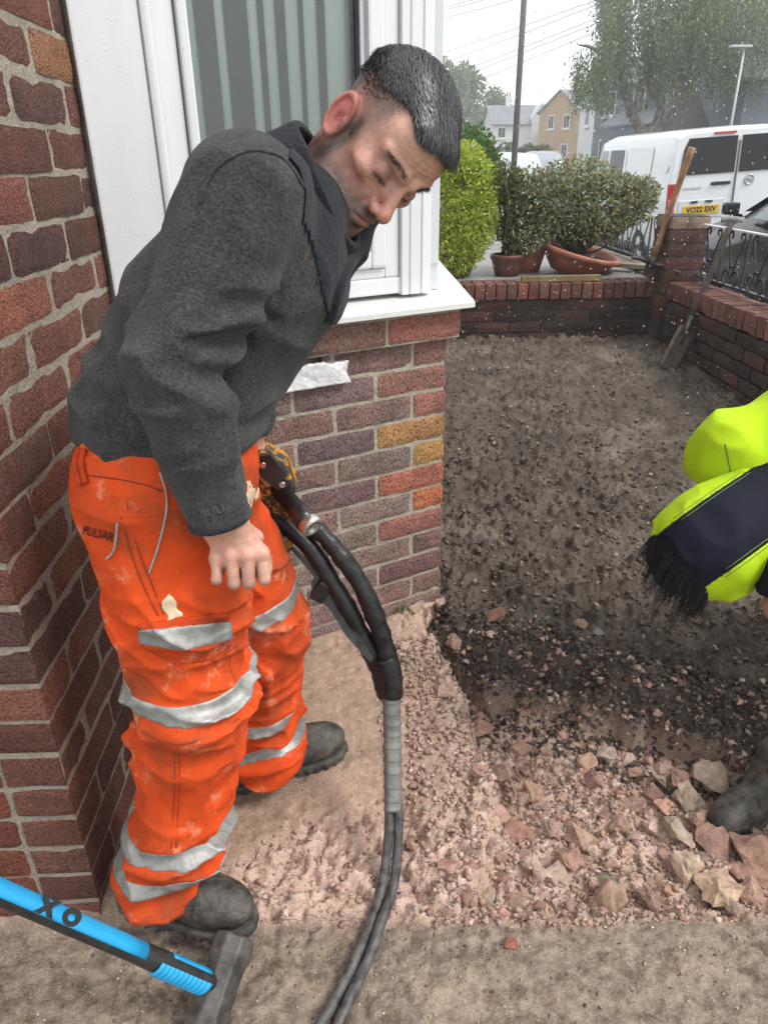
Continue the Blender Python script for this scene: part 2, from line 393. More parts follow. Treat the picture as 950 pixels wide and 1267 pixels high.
# bay wall
PH = 1.08701; CB = np.array([.253, 2.0274]); TB = np.array([math.sin(PH), math.cos(PH)]); NB = np.array([math.cos(PH), -math.sin(PH)])
def bayP(s, off=0., z=0.):
    q = CB-TB*s+NB*off; return np.array([q[0], q[1], z])
T3 = np.array([TB[0], TB[1], 0]); N3 = np.array([NB[0], NB[1], 0])
ZB = .785
bay = MB()
def bay_prism(mb, s0, s1, o0, o1, z0, z1):
    return mb.prism([bayP(s0, o0, z0), bayP(s1, o0, z0), bayP(s1, o1, z0), bayP(s0, o1, z0)], (0, 0, 1), 0, z1-z0)
bay_prism(bay, .006, .95, -.35, -J, -.3, ZB+.075)
bay_prism(bay, -.02, .95, -.35, .028, ZB+.075, ZB+.157)
# front of the bay runs on parallel to the facade
bay.prism([(CB[0]-.008, CB[1]-.0, -.3), (CB[0]-.008, CB[1]+1.5, -.3), (CB[0]-.4, CB[1]+1.5, -.3), (CB[0]-.4, CB[1]+.05, -.3)], (0, 0, 1), 0, ZB+.157+.3)
bay = bay.build('bay_wall', M_MORTAR, house)
CORNER = {1: (.33, .15, .115), 0: (.27, .165, .145), -1: (.29, .16, .13), -2: (.35, .17, .15), -3: (.42, .25, .115), -4: (.46, .265, .105), -5: (.38, .15, .11), -6: (.47, .19, .09), -7: (.36, .165, .14), -8: (.22, .14, .13), -9: (.21, .125, .12), -10: (.27, .19, .165)}
for k in range(-13, 2):
    zc = ZB+.075*(k+.5); proj = .033 if k == 1 else 0.
    first = .113 if (k % 2 == 0) else .232
    s = -.02 if k == 1 else 0.; i = 0; base = s
    while s < .9:
        s1 = base+first+.244*i
        a, bb = s+(.006 if i else 0), s1-.006
        col = CORNER.get(k, (.26, .18, .16)) if i == 0 else rnd.choice(PAL_B)
        if k == 1 and i > 0: col = (.24, .15, .135)
        if k < -6 and i > 0: col = tuple(.5*q+.5*w for q, w in zip(col, (.32, .25, .21)))
        lump = (k == 0 and a < .57 and bb > .33)
        if not lump or True:
            add_brick(bay, M_BRICK2, bayP((a+bb)/2, proj-.05+rnd.uniform(-.0015, .0015), zc), T3, N3, (bb-a, .1025, .0645), jit(col, .10))
        s = s1; i += 1
    y = CB[1]+.06
    for i in range(6):       # bricks on the bay's front, seen only from the garden
        L = .113 if (i == 0 and k % 2) else .232
        add_brick(bay, M_BRICK2, (CB[0]-.05+(.02 if k == 1 else 0), y+L/2, zc), (0, 1, 0), (1, 0, 0), (L-.012, .1025, .0645), jit(rnd.choice(PAL_B), .1), BR_LOW)
        y += L
# rough white render lump and a black cable stub under the sill
def lumpf(P):
    q = P-np.array(bayP(.445, 0, .808), np.float32); s = -(q@T3.astype(np.float32)); o = q@N3.astype(np.float32); z = q[:, 2]
    n = fbm(P, 30, 4, 2)-.5
    zz = z-.012*n
    d = np.maximum(np.maximum(np.abs(s)-(.122+.02*n), np.abs(zz+.02*s*0)-(.030+.012*n)), np.abs(o-.005)-(.016+.012*n)); return d*.8
tag(sdf_obj('render_patch', lumpf, bayP(.62, -.05, .74)-np.array([0.02, .06, 0]), bayP(.30, .05, .88)+np.array([.02, .06, 0]), .004, simple('white_render', (.62, .62, .63), (.78, .78, .79), 30, .8, bs=.9, bsc=60, bd=.006), house), 'rough white painted mortar patch on the bay bricks')
mb = MB(); mb.tube(spline([bayP(.409, .012, .915), bayP(.405, .02, .88), bayP(.401, .014, .835)], 4), .006, 6); tag(mb.build('cable_stub', M_BLACK, house), 'short black cable stub')
# sill
mb = MB()
prof = [(-.34, .985), (-.1, .984), (.04, .972), (.062, .966), (.068, .958), (.068, .945), (.060, .942), (-.34, .942)]
SL0 = -.085
def mitre(off):      # sill turns the corner parallel to the facade
    return -.02-.9*off
V = []; K = len(prof)
# run 1 along canted side, run 2 along the front
nfront = np.array([1., 0, 0])
# mitre direction at the corner of the two outward offsets
den = 1+NB@nfront[:2]; mit = (NB+nfront[:2])/den
for o, z in prof:
    q = CB-TB*.97+NB*o; V.append((q[0], q[1], z))
for o, z in prof:
    q = CB+mit*o; V.append((q[0], q[1], z))
for o, z in prof:
    q = CB+np.array([o, 1.5]); V.append((q[0], q[1], z))
Fc = []
for a in range(2):
    for i in range(K): Fc.append((a*K+i, a*K+(i+1) % K, (a+1)*K+(i+1) % K, (a+1)*K+i))
Fc += [tuple(range(K)), tuple(range(2*K, 3*K))[::-1]]
mb.add(V, Fc); mb.build('window_sill', M_SILL, house)
# window joinery: empties are not needed, the window is a mesh part with its pieces below it
ZT = 2.75
def bar(s0, s1, o0, o1, z0, z1, bev=.004):
    mb = MB(); c = (bayP(s0, o0, z0)+bayP(s1, o1, z1))/2
    mb.box(c, (abs(s1-s0), abs(o1-o0), z1-z0), Matrix(((TB[0], -NB[0], 0), (TB[1], -NB[1], 0), (0, 0, 1))), bev); return mb
win = bar(.100, .72, -.075, -.005, .988, 1.03, .006).build('bay_window', M_PVC, house)
def wpart(name, *a, mat=M_PVC, bev=.004): return bar(*a, bev=bev).build(name, mat, win)
wpart('outer_frame', .152, .195, -.07, -.008, 1.03, ZT, bev=.006); wpart('outer_frame', .195, .72, -.07, -.008, 1.03, 1.055, bev=.006); wpart('outer_frame', .67, .72, -.07, -.008, 1.055, ZT, bev=.006)
wpart('sash_frame', .195, .238, -.066, .004, 1.056, ZT, bev=.008); wpart('sash_frame', .238, .667, -.066, .004, 1.056, 1.10, bev=.008); wpart('sash_frame', .645, .667, -.066, .004, 1.10, ZT, bev=.006)
wpart('glazing_bead', .238, .250, -.05, -.012, 1.10, ZT, mat=M_PVC, bev=.004); wpart('glazing_bead', .250, .645, -.05, -.012, 1.10, 1.113, bev=.004)
wpart('rubber_seal', .250, .2575, -.045, -.020, 1.113, ZT, mat=M_BLACK, bev=0); wpart('rubber_seal', .250, .640, -.045, -.020, 1.113, 1.1165, mat=M_BLACK, bev=0)
wpart('pane', .2575, .645, -.036, -.030, 1.1165, ZT, mat=M_GLASS, bev=0)
# rounded corner post with grooves
mb = MB(); pts = []
for a, o in ((.150, -.02), (.150, .004), (.132, .006), (.130, .001), (.127, .001), (.125, .006), (.098, .008), (.096, .003), (.093, .003), (.091, .008), (.070, .006), (.060, .0), (.054, -.012), (.052, -.06)):
    pts.append(bayP(a, o, .985))
pts.append(bayP(.150, -.10, .985)); mb.prism(pts, (0, 0, 1), 0, ZT-.985); mb.build('corner_post', M_PVC, win)
wpart('cover_board', .742, .872, -.06, .010, .984, ZT, bev=.005); wpart('trim_bead', .720, .7415, -.06, .018, .984, ZT, bev=.008)
# second light of the bay along its front, edge-on from here
mb = MB(); mb.box((CB[0]-.06, CB[1]+.72, 1.04), (.07, 1.35, .12)); mb.box((CB[0]-.06, CB[1]+.09, 1.9), (.07, .10, 1.7)); mb.box((CB[0]-.06, CB[1]+1.4, 1.9), (.07, .10, 1.7)); mb.build('front_frame', M_PVC, win)
mb = MB(); mb.box((CB[0]-.07, CB[1]+.74, 1.9), (.006, 1.22, 1.62)); mb.build('pane', M_GLASS, win)
# room behind the glass
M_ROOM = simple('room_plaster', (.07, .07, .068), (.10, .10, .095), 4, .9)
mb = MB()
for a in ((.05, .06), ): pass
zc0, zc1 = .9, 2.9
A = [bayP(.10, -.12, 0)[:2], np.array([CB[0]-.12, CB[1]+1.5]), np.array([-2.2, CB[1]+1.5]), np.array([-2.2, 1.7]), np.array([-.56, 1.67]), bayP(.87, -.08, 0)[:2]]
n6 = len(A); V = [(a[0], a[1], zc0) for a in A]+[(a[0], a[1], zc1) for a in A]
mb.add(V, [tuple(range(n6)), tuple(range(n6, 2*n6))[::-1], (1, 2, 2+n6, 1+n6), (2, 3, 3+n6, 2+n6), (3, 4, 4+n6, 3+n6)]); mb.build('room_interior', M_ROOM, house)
# vertical blind: a thing hanging behind the pane
M_SLAT = simple('blind_fabric', (.84, .88, .85), (.88, .91, .89), 12, .8, bs=.2, bsc=200)
blind = empty('vertical_blind', bayP(.45, -.10, 2.70), 0, 'pale green vertical slat blind hanging behind the bay window pane', 'blind')
def bchild(mb, name, mat):
    return mb.build(name, mat, blind)
mb = MB(); mb.box(bayP(.45, -.10, 2.72), (.52, .05, .04), Matrix(((TB[0], -NB[0], 0), (TB[1], -NB[1], 0), (0, 0, 1)))); bchild(mb, 'head_rail', M_PVC)
rb = random.Random(5)
for s_, hw, ang in ((.625, .015, 20), (.559, .012, 24), (.485, .013, 18), (.446, .016, 22), (.394, .018, 16), (.350, .020, 20), (.285, .035, 18)):
    th = math.radians(ang); d = T3*math.cos(th)+N3*math.sin(th)*-1; c = bayP(s_, -.062, 0)
    V = []; 
    for i in range(5):
        u = (i/4-.5)*2*hw; bow = .006*(1-(2*(i/4)-1)**2)
        for z in (1.06, 2.70): V.append(c+d*u+np.cross(d, [0, 0, 1])*bow+np.array([0, 0, z]))
    mb = MB(); mb.add(V, [(2*i, 2*i+2, 2*i+3, 2*i+1) for i in range(4)], True); 
    o = bchild(mb, 'slat', M_SLAT); so_ = o.modifiers.new('thick', 'SOLIDIFY'); so_.thickness = .0012
# ================================================================== the dug-up front garden: one height field
_E = np.array([atZ(x, y, 0)[:2] for x, y in ((543, 738), (522, 768), (562, 838), (572, 890), (596, 955), (606, 1005), (585, 1050), (560, 1085), (552, 1120))])
_E = _E[np.argsort(_E[:, 1])]
_FE = np.array([atZ(x, y, 0)[:2] for x, y in ((120, 1150), (262, 1100), (330, 1052), (400, 1030), (470, 1012), (530, 1015), (610, 1010))])     # front edge of the sound slab
_BT = np.array([atZ(x, y, 0)[:2] for x, y in ((520, 745), (590, 785), (690, 800), (820, 838), (900, 860), (980, 880), (1200, 900))])        # top of the soil bank
def terrain(x, y, fine=True):
    P = np.stack([x, y, np.zeros_like(x)], 1).astype(np.float32)
    n1 = fbm(P, 9, 3, 1)-.5; n2 = fbm(P, 26, 3, 2)-.5; n3 = fbm(P, 62, 2, 3)-.5; lod = 1/(1+(.9*np.clip(y-1.1, 0, 9))**2); n4 = (noise3(P, 150, 4)-.5)*lod; n3 = n3*(.4+.6*lod)
    xe = np.interp(y, _E[:, 1], _E[:, 0]); yf = np.interp(x, _FE[:, 0], _FE[:, 1]); yb = np.interp(x, _BT[:, 0], _BT[:, 1])
    a = sstep(0, .05, x-xe+n2*.07); b = sstep(-.02, .07, y-(.925-.03*x)+n2*.06+n1*.04); c = 1-sstep(-.17, .03, y-yb+n1*.14+n2*.03)
    pit = np.minimum(np.minimum(a, b), c)
    soil = sstep(-.05, .05, y-yb+n1*.12+n2*.08)*sstep(-.02, .03, x-xe+n2*.06)
    soilb = np.maximum(soil, a*sstep(-.20, -.10, y-yb+n1*.12+n2*.06))
    front = (1-sstep(-.03, .05, y-yf+n2*.12+n1*.08))*(1-pit)*(1-soilb)                       # broken strip in front of the slab
    strip = 1-sstep(.0, .05, y-(.905-.03*x)+n1*.05+n2*.03)
    strip = np.maximum(strip*1., 0)
    rough = np.clip(front*(1-strip)+a*0, 0, 1)
    zs = np.clip(.053*(y-1.85), 0, .19)
    f1, f2, cid, gx = cellular(np.stack([x, y], 1)+np.stack([n2, n3], 1)*.04, 16, 5); g1, g2, cid2, gy = cellular(np.stack([x, y], 1)+np.stack([n3, n2], 1)*.03, 42, 8)
    facet = (cid-.5)*.030+gx[:, 0]*(cid-.5)*.03-.012*np.exp(-((f2-f1)/.09)**2)
    facet2 = (cid2-.5)*.012+gy[:, 1]*(cid2-.5)*.014-.006*np.exp(-((g2-g1)/.10)**2)
    z = np.zeros_like(x)
    s1, _, k1, _ = cellular(np.stack([x, y], 1)+np.stack([n2, n1], 1)*.05, 19, 31); s2, _, k2, _ = cellular(np.stack([x, y], 1)+np.stack([n3, n2], 1)*.03, 44, 32); s3, _, k3, _ = cellular(np.stack([x, y], 1), 95, 33)
    clod = .017*np.clip(1-(s1/.44)**2, 0, 1)*(k1 > .5)+.009*np.clip(1-(s2/.46)**2, 0, 1)*(k2 > .35)+.0045*np.clip(1-(s3/.5)**2, 0, 1)*(k3 > .25)*lod
    lump = clod*(.6+1.2*noise3(P, 2.3, 15))
    z += soil*(zs+n1*.050+n2*.034+n3*.018+n4*.008+lump-.010)
    z += (1-soil)*(1-pit)*(n1*.008+n3*.004+n4*.0024-.006*np.clip(noise3(P, 31, 19)-.66, 0, 1)*4)
    z += rough*(-.035+facet*1.0+facet2*1.2+n3*.014+n2*.025)+strip*(-.045+n2*.010+n3*.008+n4*.004)*(1-pit)
    # cracks and chips close to the broken edge of the slab
    nearedge = np.exp(-np.clip(xe-x+.10*n1, 0, 1)/.14)*(1-a)*(1-strip)*(1-front)
    z += nearedge*(facet*.9+facet2*.7-.006)
    pf = -.165+.06*sstep(.0, .35, yb-y)*0+.03*n1+facet*.9+facet2*.8+n3*.012+.05*(1-sstep(0, .5, y-.93))
    sb = sstep(.25, .75, soilb); pf = pf*(1-sb)+sb*(-.095+n1*.05+n2*.035+n3*.018+n4*.010+lump*1.2)
    z = z*(1-pit)+pit*pf
    zone = np.stack([soilb, np.clip(np.maximum(pit*(1-soilb), rough)+nearedge*.75, 0, 1), strip*(1-pit)*(1-soilb), np.ones_like(x)], 1)
    return z, zone
def axis(lo, hi, f):
    o = [lo]
    while o[-1] < hi: o.append(o[-1]+f(o[-1]))
    return np.array(o)
gx_ = axis(-1.3, 2.13, lambda v: .0058 if -.55 < v < 1.15 else .0095); gy_ = axis(.30, 5.13, lambda v: .0047*max(.8, v/.95)**.5)
GX, GY = np.meshgrid(gx_, gy_); gz, gzone = terrain(GX.ravel(), GY.ravel())
nx_, ny_ = len(gx_), len(gy_); I_ = np.arange(nx_*ny_).reshape(ny_, nx_)
Q_ = np.stack([I_[:-1, :-1].ravel(), I_[:-1, 1:].ravel(), I_[1:, 1:].ravel(), I_[1:, :-1].ravel()], 1)
me = mesh_np('ground', np.stack([GX.ravel(), GY.ravel(), gz], 1), Q_)
at = me.attributes.new('zone', 'FLOAT_COLOR', 'POINT'); at.data.foreach_set('color', gzone.astype(np.float32).ravel())
def ground_mat():
    m, t, b = newmat('dug_ground'); v = coords(t, 'World'); zn = nd(t, 'ShaderNodeAttribute', attribute_name='zone'); sep = nd(t, 'ShaderNodeSeparateColor'); t.links.new(zn.outputs['Color'], sep.inputs[0])
    a = tnoise(t, v, 7, 6, .65); c = tnoise(t, v, 38, 6, .68); d = tnoise(t, v, 150, 5, .7); e = tnoise(t, v, 2.3, 4, .6); w = tnoise(t, v, 460, 3, .7)
    slab = mixc(t, ramp(t, a, [(.34, (0,)*3), (.62, (1,)*3)]), (.52, .365, .265), (.35, .245, .175))
    slab = mixc(t, ramp(t, c, [(.50, (0,)*3), (.68, (.7,)*3)]), slab, (.68, .455, .35))
    slab = mixc(t, ramp(t, tnoise(t, v, 17, 5, .7), [(.62, (0,)*3), (.76, (.7,)*3)]), slab, (.34, .29, .22))
    rub = mixc(t, ramp(t, c, [(.35, (0,)*3), (.65, (1,)*3)]), (.64, .43, .34), (.84, .63, .52))
    rub = mixc(t, ramp(t, a, [(.52, (0,)*3), (.72, (.6,)*3)]), rub, (.50, .36, .28))
    strip = mixc(t, ramp(t, c, [(.38, (0,)*3), (.60, (1,)*3)]), (.17, .13, .095), (.39, .305, .235))
    strip = mixc(t, ramp(t, a, [(.48, (0,)*3), (.66, (.65,)*3)]), strip, (.46, .355, .272))
    soil = mixc(t, ramp(t, a, [(.34, (0,)*3), (.68, (1,)*3)]), (.052, .037, .027), (.160, .124, .097))
    soil = mixc(t, ramp(t, e, [(.52, (0,)*3), (.70, (.75,)*3)]), soil, (.27, .22, .18))
    soil = mixc(t, ramp(t, d, [(.62, (0,)*3), (.80, (.5,)*3)]), soil, (.40, .31, .245))
    col = mixc(t, sep.outputs[2], slab, strip); col = mixc(t, sep.outputs[1], col, rub); col = mixc(t, sep.outputs[0], col, soil)
    col = mixc(t, ramp(t, d, [(.32, (.8,)*3), (.44, (0,)*3)]), col, mixc(t, 1., col, (.45, .43, .41), 'MULTIPLY'))  # dark pits and light grains in the colour make up for weak bump shading
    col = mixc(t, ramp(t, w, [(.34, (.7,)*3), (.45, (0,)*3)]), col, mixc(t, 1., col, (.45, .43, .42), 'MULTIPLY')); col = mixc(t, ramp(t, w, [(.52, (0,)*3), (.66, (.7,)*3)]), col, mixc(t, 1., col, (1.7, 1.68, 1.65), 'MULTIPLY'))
    t.links.new(col, b.inputs['Base Color']); t.links.new(ramp(t, a, [(.3, (.38,)*3), (.7, (.85,)*3)]), b.inputs['Roughness']); b.inputs['Specular IOR Level'].default_value = .35
    bump(t, b, d, .9, .008); bump(t, b, w, .8, .003); return m
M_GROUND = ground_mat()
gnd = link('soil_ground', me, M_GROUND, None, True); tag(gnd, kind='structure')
# ------------------------------------------------------------------ stones
def rock_mesh(i, sub=1, flat=.7, npt=14):
    R = random.Random(100+i); bm = bmesh.new()
    for _ in range(npt):
        v = Vector((R.gauss(0, 1), R.gauss(0, 1), R.gauss(0, 1))).normalized(); k = R.uniform(.75, 1.05); bm.verts.new((v.x*k, v.y*k*R.uniform(.65, 1), v.z*k*flat))
    r = bmesh.ops.convex_hull(bm, input=bm.verts[:]); 
    bmesh.ops.delete(bm, geom=[g for g in r['geom_interior'] if isinstance(g, bmesh.types.BMVert)], context='VERTS')
    if sub:
        bmesh.ops.subdivide_edges(bm, edges=bm.edges[:], cuts=sub, use_grid_fill=True)
        P = np.array([v.co for v in bm.verts], np.float32); d = (fbm(P+i*4.3, 1.7, 3, 6)-.5)*.5; d2 = (fbm(P+i*4.3, 4.5, 3, 9)-.5)*.34
        for v, q, w in zip(bm.verts, d, d2): v.co += v.co.normalized()*float(q+w)
    bmesh.ops.recalc_face_normals(bm, faces=bm.faces[:]); bmesh.ops.triangulate(bm, faces=bm.faces[:])
    me = bpy.data.meshes.new('stone'); bm.to_mesh(me); bm.free(); return me
def stone_mat(name):
    m, t, b = newmat(name); oi = nd(t, 'ShaderNodeObjectInfo'); v = coords(t, 'World')
    f = tnoise(t, v, 35, 6, .65); g = tnoise(t, v, 260, 4, .7)
    c = mixc(t, 1., oi.outputs['Color'], ramp(t, f, [(.3, (.55, .52, .5)), (.7, (1.25, 1.2, 1.2))]), 'MULTIPLY')
    c = mixc(t, ramp(t, g, [(.32, (.7,)*3), (.48, (0,)*3)]), c, mixc(t, 1., c, (.5, .46, .44), 'MULTIPLY'))
    t.links.new(c, b.inputs['Base Color']); b.inputs['Roughness'].default_value = .85; b.inputs['Specular IOR Level'].default_value = .3; bump(t, b, g, .9, .003); bump(t, b, f, .8, .006); return m
M_STONE = stone_mat('rubble_stone')
ROCKS = [rock_mesh(i, 2) for i in range(12)]
for q in ROCKS: q.materials.append(M_STONE)
PINK = [(.46, .315, .25), (.40, .26, .20), (.52, .385, .31), (.35, .23, .178), (.44, .335, .27), (.46, .29, .225)]
def stone(x, y, r, col, label, group='loose stones in the trench', flat=1., sink=.35, name='rubble_stone'):
    z = terrain(np.array([x]), np.array([y]))[0][0]
    o = bpy.data.objects.new(name, ROCKS[rnd.randrange(12)]); COL.objects.link(o); o.location = (x, y, z+r*flat*(.7-sink)); o.scale = (r, r*rnd.uniform(.75, 1), r*flat)
    o.rotation_euler = (rnd.uniform(-.5, .5), rnd.uniform(-.5, .5), rnd.uniform(0, 6.3)); o.color = (*col, 1)
    if label is None:
        lum = sum(col)/3; cw = 'pale pink' if lum > .375 else ('pinkish tan' if lum > .305 else 'dull red-brown'); sw = 'large angular' if r > .030 else ('angular' if r > .019 else 'small')
        xe_ = float(np.interp(y, _E[:, 1], _E[:, 0])); yb_ = float(np.interp(x, _BT[:, 0], _BT[:, 1]))
        pw = 'in front of the slab, near the hoses' if x < xe_-.02 else ('against the broken slab edge' if x < xe_+.12 else ('at the foot of the dark soil bank' if y > yb_-.30 else ('by the workmate\'s boot' if x > .68 and y > 1.0 else ('along the concrete strip' if y < 1.03 else 'in the middle of the trench rubble'))))
        label = f'{cw} {sw} stone {pw}'
    tag(o, label, 'stone', group); return o
def pit_hit(px, py, z0=-.1):
    P = atZ(px, py, z0)
    for _ in range(6):
        z = float(terrain(np.array([P[0]]), np.array([P[1]]))[0][0]); z = .5*z+.5*P[2]; P = atZ(px, py, z)
    return P
BIG = [(300, 400, 35), (525, 425, 30), (495, 490, 32), (435, 440, 15), (470, 440, 30), (600, 470, 25), (665, 475, 45), (725, 480, 30), (745, 540, 50), (600, 545, 30), (650, 520, 25), (675, 550, 28), (805, 655, 45), (915, 690, 66), (860, 610, 25), (710, 625, 45), (645, 610, 30), (600, 625, 20), (435, 685, 40), (530, 800, 55), (640, 795, 45), (545, 700, 20), (405, 740, 40), (120, 710, 30), (205, 355, 40), (240, 480, 45), (340, 525, 35), (740, 710, 45), (775, 590, 26), (800, 480, 45), (855, 470, 35), (905, 440, 30), (830, 780, 60), (900, 775, 50), (460, 640, 45), (385, 620, 32), (300, 620, 38), (250, 570, 30), (330, 700, 36), (560, 600, 30), (150, 770, 35), (210, 800, 34), (300, 790, 30)]
for zx, zy, r in BIG:
    P = pit_hit(500+zx/2.111, 740+zy/2.111); sc = np.linalg.norm(P-CAMO)/F_PX
    stone(P[0], P[1], r/2.111*sc*1.2, jit(rnd.choice(PINK), .15), None, flat=rnd.uniform(.6, .9))
for zx, zy, r, c, lb, fl in ((515, 745, 45, (.20, .19, .14), 'flat greenish-grey stone lying in the pink rubble', .5), (282, 905, 25, (.30, .12, .08), 'small dark red stone lying alone on the concrete strip', .8), (235, 47, 46, (.24, .13, .095), 'long reddish-brown brick fragment on the soil beyond the trench', .35), (462, 76, 26, (.40, .26, .20), 'pink stone on the grey soil at the brink of the trench', .7), (507, 92, 20, (.27, .26, .24), 'small grey stone on the soil at the brink of the trench', .6), (230, 98, 22, (.42, .31, .25), 'pale stone beside the long brick fragment', .7), (650, 352, 18, (.42, .28, .22), 'small pink stone stuck in the dark soil bank', .8), (128, 165, 32, (.46, .31, .25), 'upright pink chip broken off the slab edge', 1.2), (104, 245, 42, (.48, .34, .27), 'large pink chunk broken off the slab edge', .8), (30, 25, 34, (.46, .35, .28), 'pale flat chunk of slab at the foot of the bay wall', .5), (95, 22, 26, (.46, .34, .28), 'pale stone at the corner of the bay wall', .8), (665, 470, 48, (.45, .37, .28), 'large tan stone at the foot of the soil bank', .6)):
    P = pit_hit(500+zx/2.111, 740+zy/2.111, 0.); sc = np.linalg.norm(P-CAMO)/F_PX; stone(P[0], P[1], r/2.111*sc, c, lb, None, fl)
def scatter(n, ok, R, xr, yr):
    out = []
    while len(out) < n:
        x = R.uniform(xr[0], xr[1], 4*n); y = R.uniform(yr[0], yr[1], 4*n); z, zo = terrain(x, y); k = ok(x, y, z, zo, R.rand(4*n)); out += list(zip(x[k], y[k], z[k], zo[k, 0], zo[k, 1]))
    return out[:n]
R1 = np.random.RandomState(21)
for x, y, z, s_, g_ in scatter(235, lambda x, y, z, zo, u: (zo[:, 1] > .6) & (u < .2+.8*(x > .2)), R1, (-.25, 1.15), (.93, 1.75)):
    r = .012+.020*rnd.random()**1.6
    stone(x, y, r, jit(rnd.choice(PINK), .2), None, flat=rnd.uniform(.5, .9))
def rock_stuff(name, pts, sizes, cols, seed, parent=None):
    libs = [rock_mesh(40+i, 0, .75, 9) for i in range(6)]; LV = []; LF = []
    for q in libs: LV.append(np.array([v.co for v in q.vertices], np.float32)); LF.append(np.array([list(p.vertices) for p in q.polygons], np.int32))
    R = np.random.RandomState(seed); VV = []; FF = []; CC = []; off = 0
    for (x, y, z), r, c in zip(pts, sizes, cols):
        i = R.randint(6); th = R.uniform(0, 6.3); ct, st = math.cos(th), math.sin(th); V = LV[i]*np.array([1, R.uniform(.6, 1), R.uniform(.5, 1)])*r
        V = V@np.array([[ct, st, 0], [-st, ct, 0], [0, 0, 1]])+np.array([x, y, z+r*.25]); VV.append(V); FF.append(LF[i]+off); off += len(V); CC.append(np.tile([*c, 1], (len(V), 1)))
    me = mesh_np(name, np.concatenate(VV), np.concatenate(FF), 3); a = me.attributes.new('tint', 'FLOAT_COLOR', 'POINT'); a.data.foreach_set('color', np.concatenate(CC).astype(np.float32).ravel())
    return me
def tint_mat(name, sc=120, bd=.003):
    m, t, b = newmat(name); an = nd(t, 'ShaderNodeAttribute', attribute_name='tint'); v = coords(t, 'World'); f = tnoise(t, v, sc, 4, .7)
    t.links.new(mixc(t, 1., an.outputs['Color'], ramp(t, f, [(.3, (.55,)*3), (.7, (1.2,)*3)]), 'MULTIPLY'), b.inputs['Base Color']); b.inputs['Roughness'].default_value = .85; b.inputs['Specular IOR Level'].default_value = .3; bump(t, b, f, .8, bd); return m
M_TINT = tint_mat('tinted_grit')
pts = scatter(12500, lambda x, y, z, zo, u: (zo[:, 1] > .15) & (u < .25+.75*(x > .1)), R1, (-.4, 1.25), (.88, 1.8))
o = link('small_rubble', rock_stuff('small_rubble', [p[:3] for p in pts], .0028+.013*R1.rand(len(pts))**2.6, [jit(rnd.choice(PINK), .25) for _ in pts], 3), M_TINT); tag(o, 'fine pink rubble and grit covering the trench floor', 'rubble', kind='stuff')
pts = scatter(10000, lambda x, y, z, zo, u: (zo[:, 0] > .5) & (u < 1/(1+.35*(y-1.5)**2)), R1, (.2, 2.1), (1.4, 5.0))
pts0 = scatter(5200, lambda x, y, z, zo, u: (np.abs(y-np.interp(x, _BT[:, 0], _BT[:, 1])+.10) < .20) & (x > np.interp(y, _E[:, 1], _E[:, 0])+.01), R1, (.2, 1.3), (1.2, 2.0))
SOILB = [(.075, .058, .047), (.10, .078, .064), (.06, .046, .037), (.13, .103, .084)]
o = link('bank_clods', rock_stuff('bank_clods', [p[:3] for p in pts0], .005+.016*R1.rand(len(pts0))**2.2, [jit(rnd.choice(SOILB) if rnd.random() > .16 else rnd.choice(PINK), .25) for _ in pts0], 14), M_TINT); tag(o, 'dark crumbling clods down the cut soil bank', 'soil', kind='stuff')
SOILC = [(.12, .092, .071), (.145, .113, .088), (.10, .076, .058), (.165, .131, .104), (.125, .096, .074), (.21, .168, .135)]
o = link('soil_clods', rock_stuff('soil_clods', [p[:3] for p in pts], .004+.017*R1.rand(len(pts))**3, [jit(rnd.choice(SOILC) if rnd.random() > .04 else (.46, .33, .26), .25) for _ in pts], 4), M_TINT); tag(o, 'loose dark clods of soil over the dug garden', 'soil', kind='stuff')
pts = scatter(5200, lambda x, y, z, zo, u: (zo[:, 0] < .3) & (u < .10+.9*zo[:, 2]+.35*(y < 1.1)), R1, (-.62, 1.2), (.42, 1.95))
o = link('concrete_grit', rock_stuff('concrete_grit', [p[:3] for p in pts], .0012+.0045*R1.rand(len(pts))**3, [jit(rnd.choice([(.30, .235, .18), (.50, .40, .32), (.16, .125, .095), (.60, .44, .35), (.09, .075, .06)]), .25) for _ in pts], 6), M_TINT); tag(o, 'loose sandy grit strewn over the concrete', 'grit', kind='stuff')
Rw = np.random.RandomState(3); wc = atZ(492, 752, .0)
wv = wc+Rw.normal(size=(90, 3))*np.array([.018, .014, .003]); wd_ = Rw.normal(size=(90, 3))*.7+np.array([0, 0, 1.]); wd_ /= np.linalg.norm(wd_, axis=1)[:, None]; WEED = (wv, wd_, Rw)
# ================================================================== land beyond
def zroad(y): return np.interp(y, [-50, 14, 56, 90, 3000], [-.25, -.25, .9, 1.0, 1.0])
def strip_mesh(name, xs, ys, dz, mat, zf=zroad):
    V = [(x, y, float(zf(y))+dz) for y in ys for x in xs]; n = len(xs)
    return link(name, mesh(name, V, [(j*n+i, j*n+i+1, (j+1)*n+i+1, (j+1)*n+i) for j in range(len(ys)-1) for i in range(n-1)]), mat)
M_GRASS = simple('verge_ground', (.05, .065, .03), (.09, .10, .05), 3, .95, kind='World', bs=.5, bsc=30, bd=.02)
M_ASPH = simple('wet_asphalt', (.05, .05, .052), (.075, .075, .077), 1.5, .5, kind='World', bs=.5, bsc=120, bd=.004)
M_PAVE = simple('pavement_concrete', (.20, .19, .18), (.27, .26, .25), 3, .6, kind='World', bs=.4, bsc=90, bd=.003)
YS = [-3, 0, 5, 9, 14, 20, 28, 38, 48, 56, 70, 90, 140, 400, 2500]
tag(strip_mesh('ground', [-1500, -60, -10, 0, 5, 12, 30, 80, 1500], [-6]+YS[1:], -.30, M_GRASS), kind='structure')
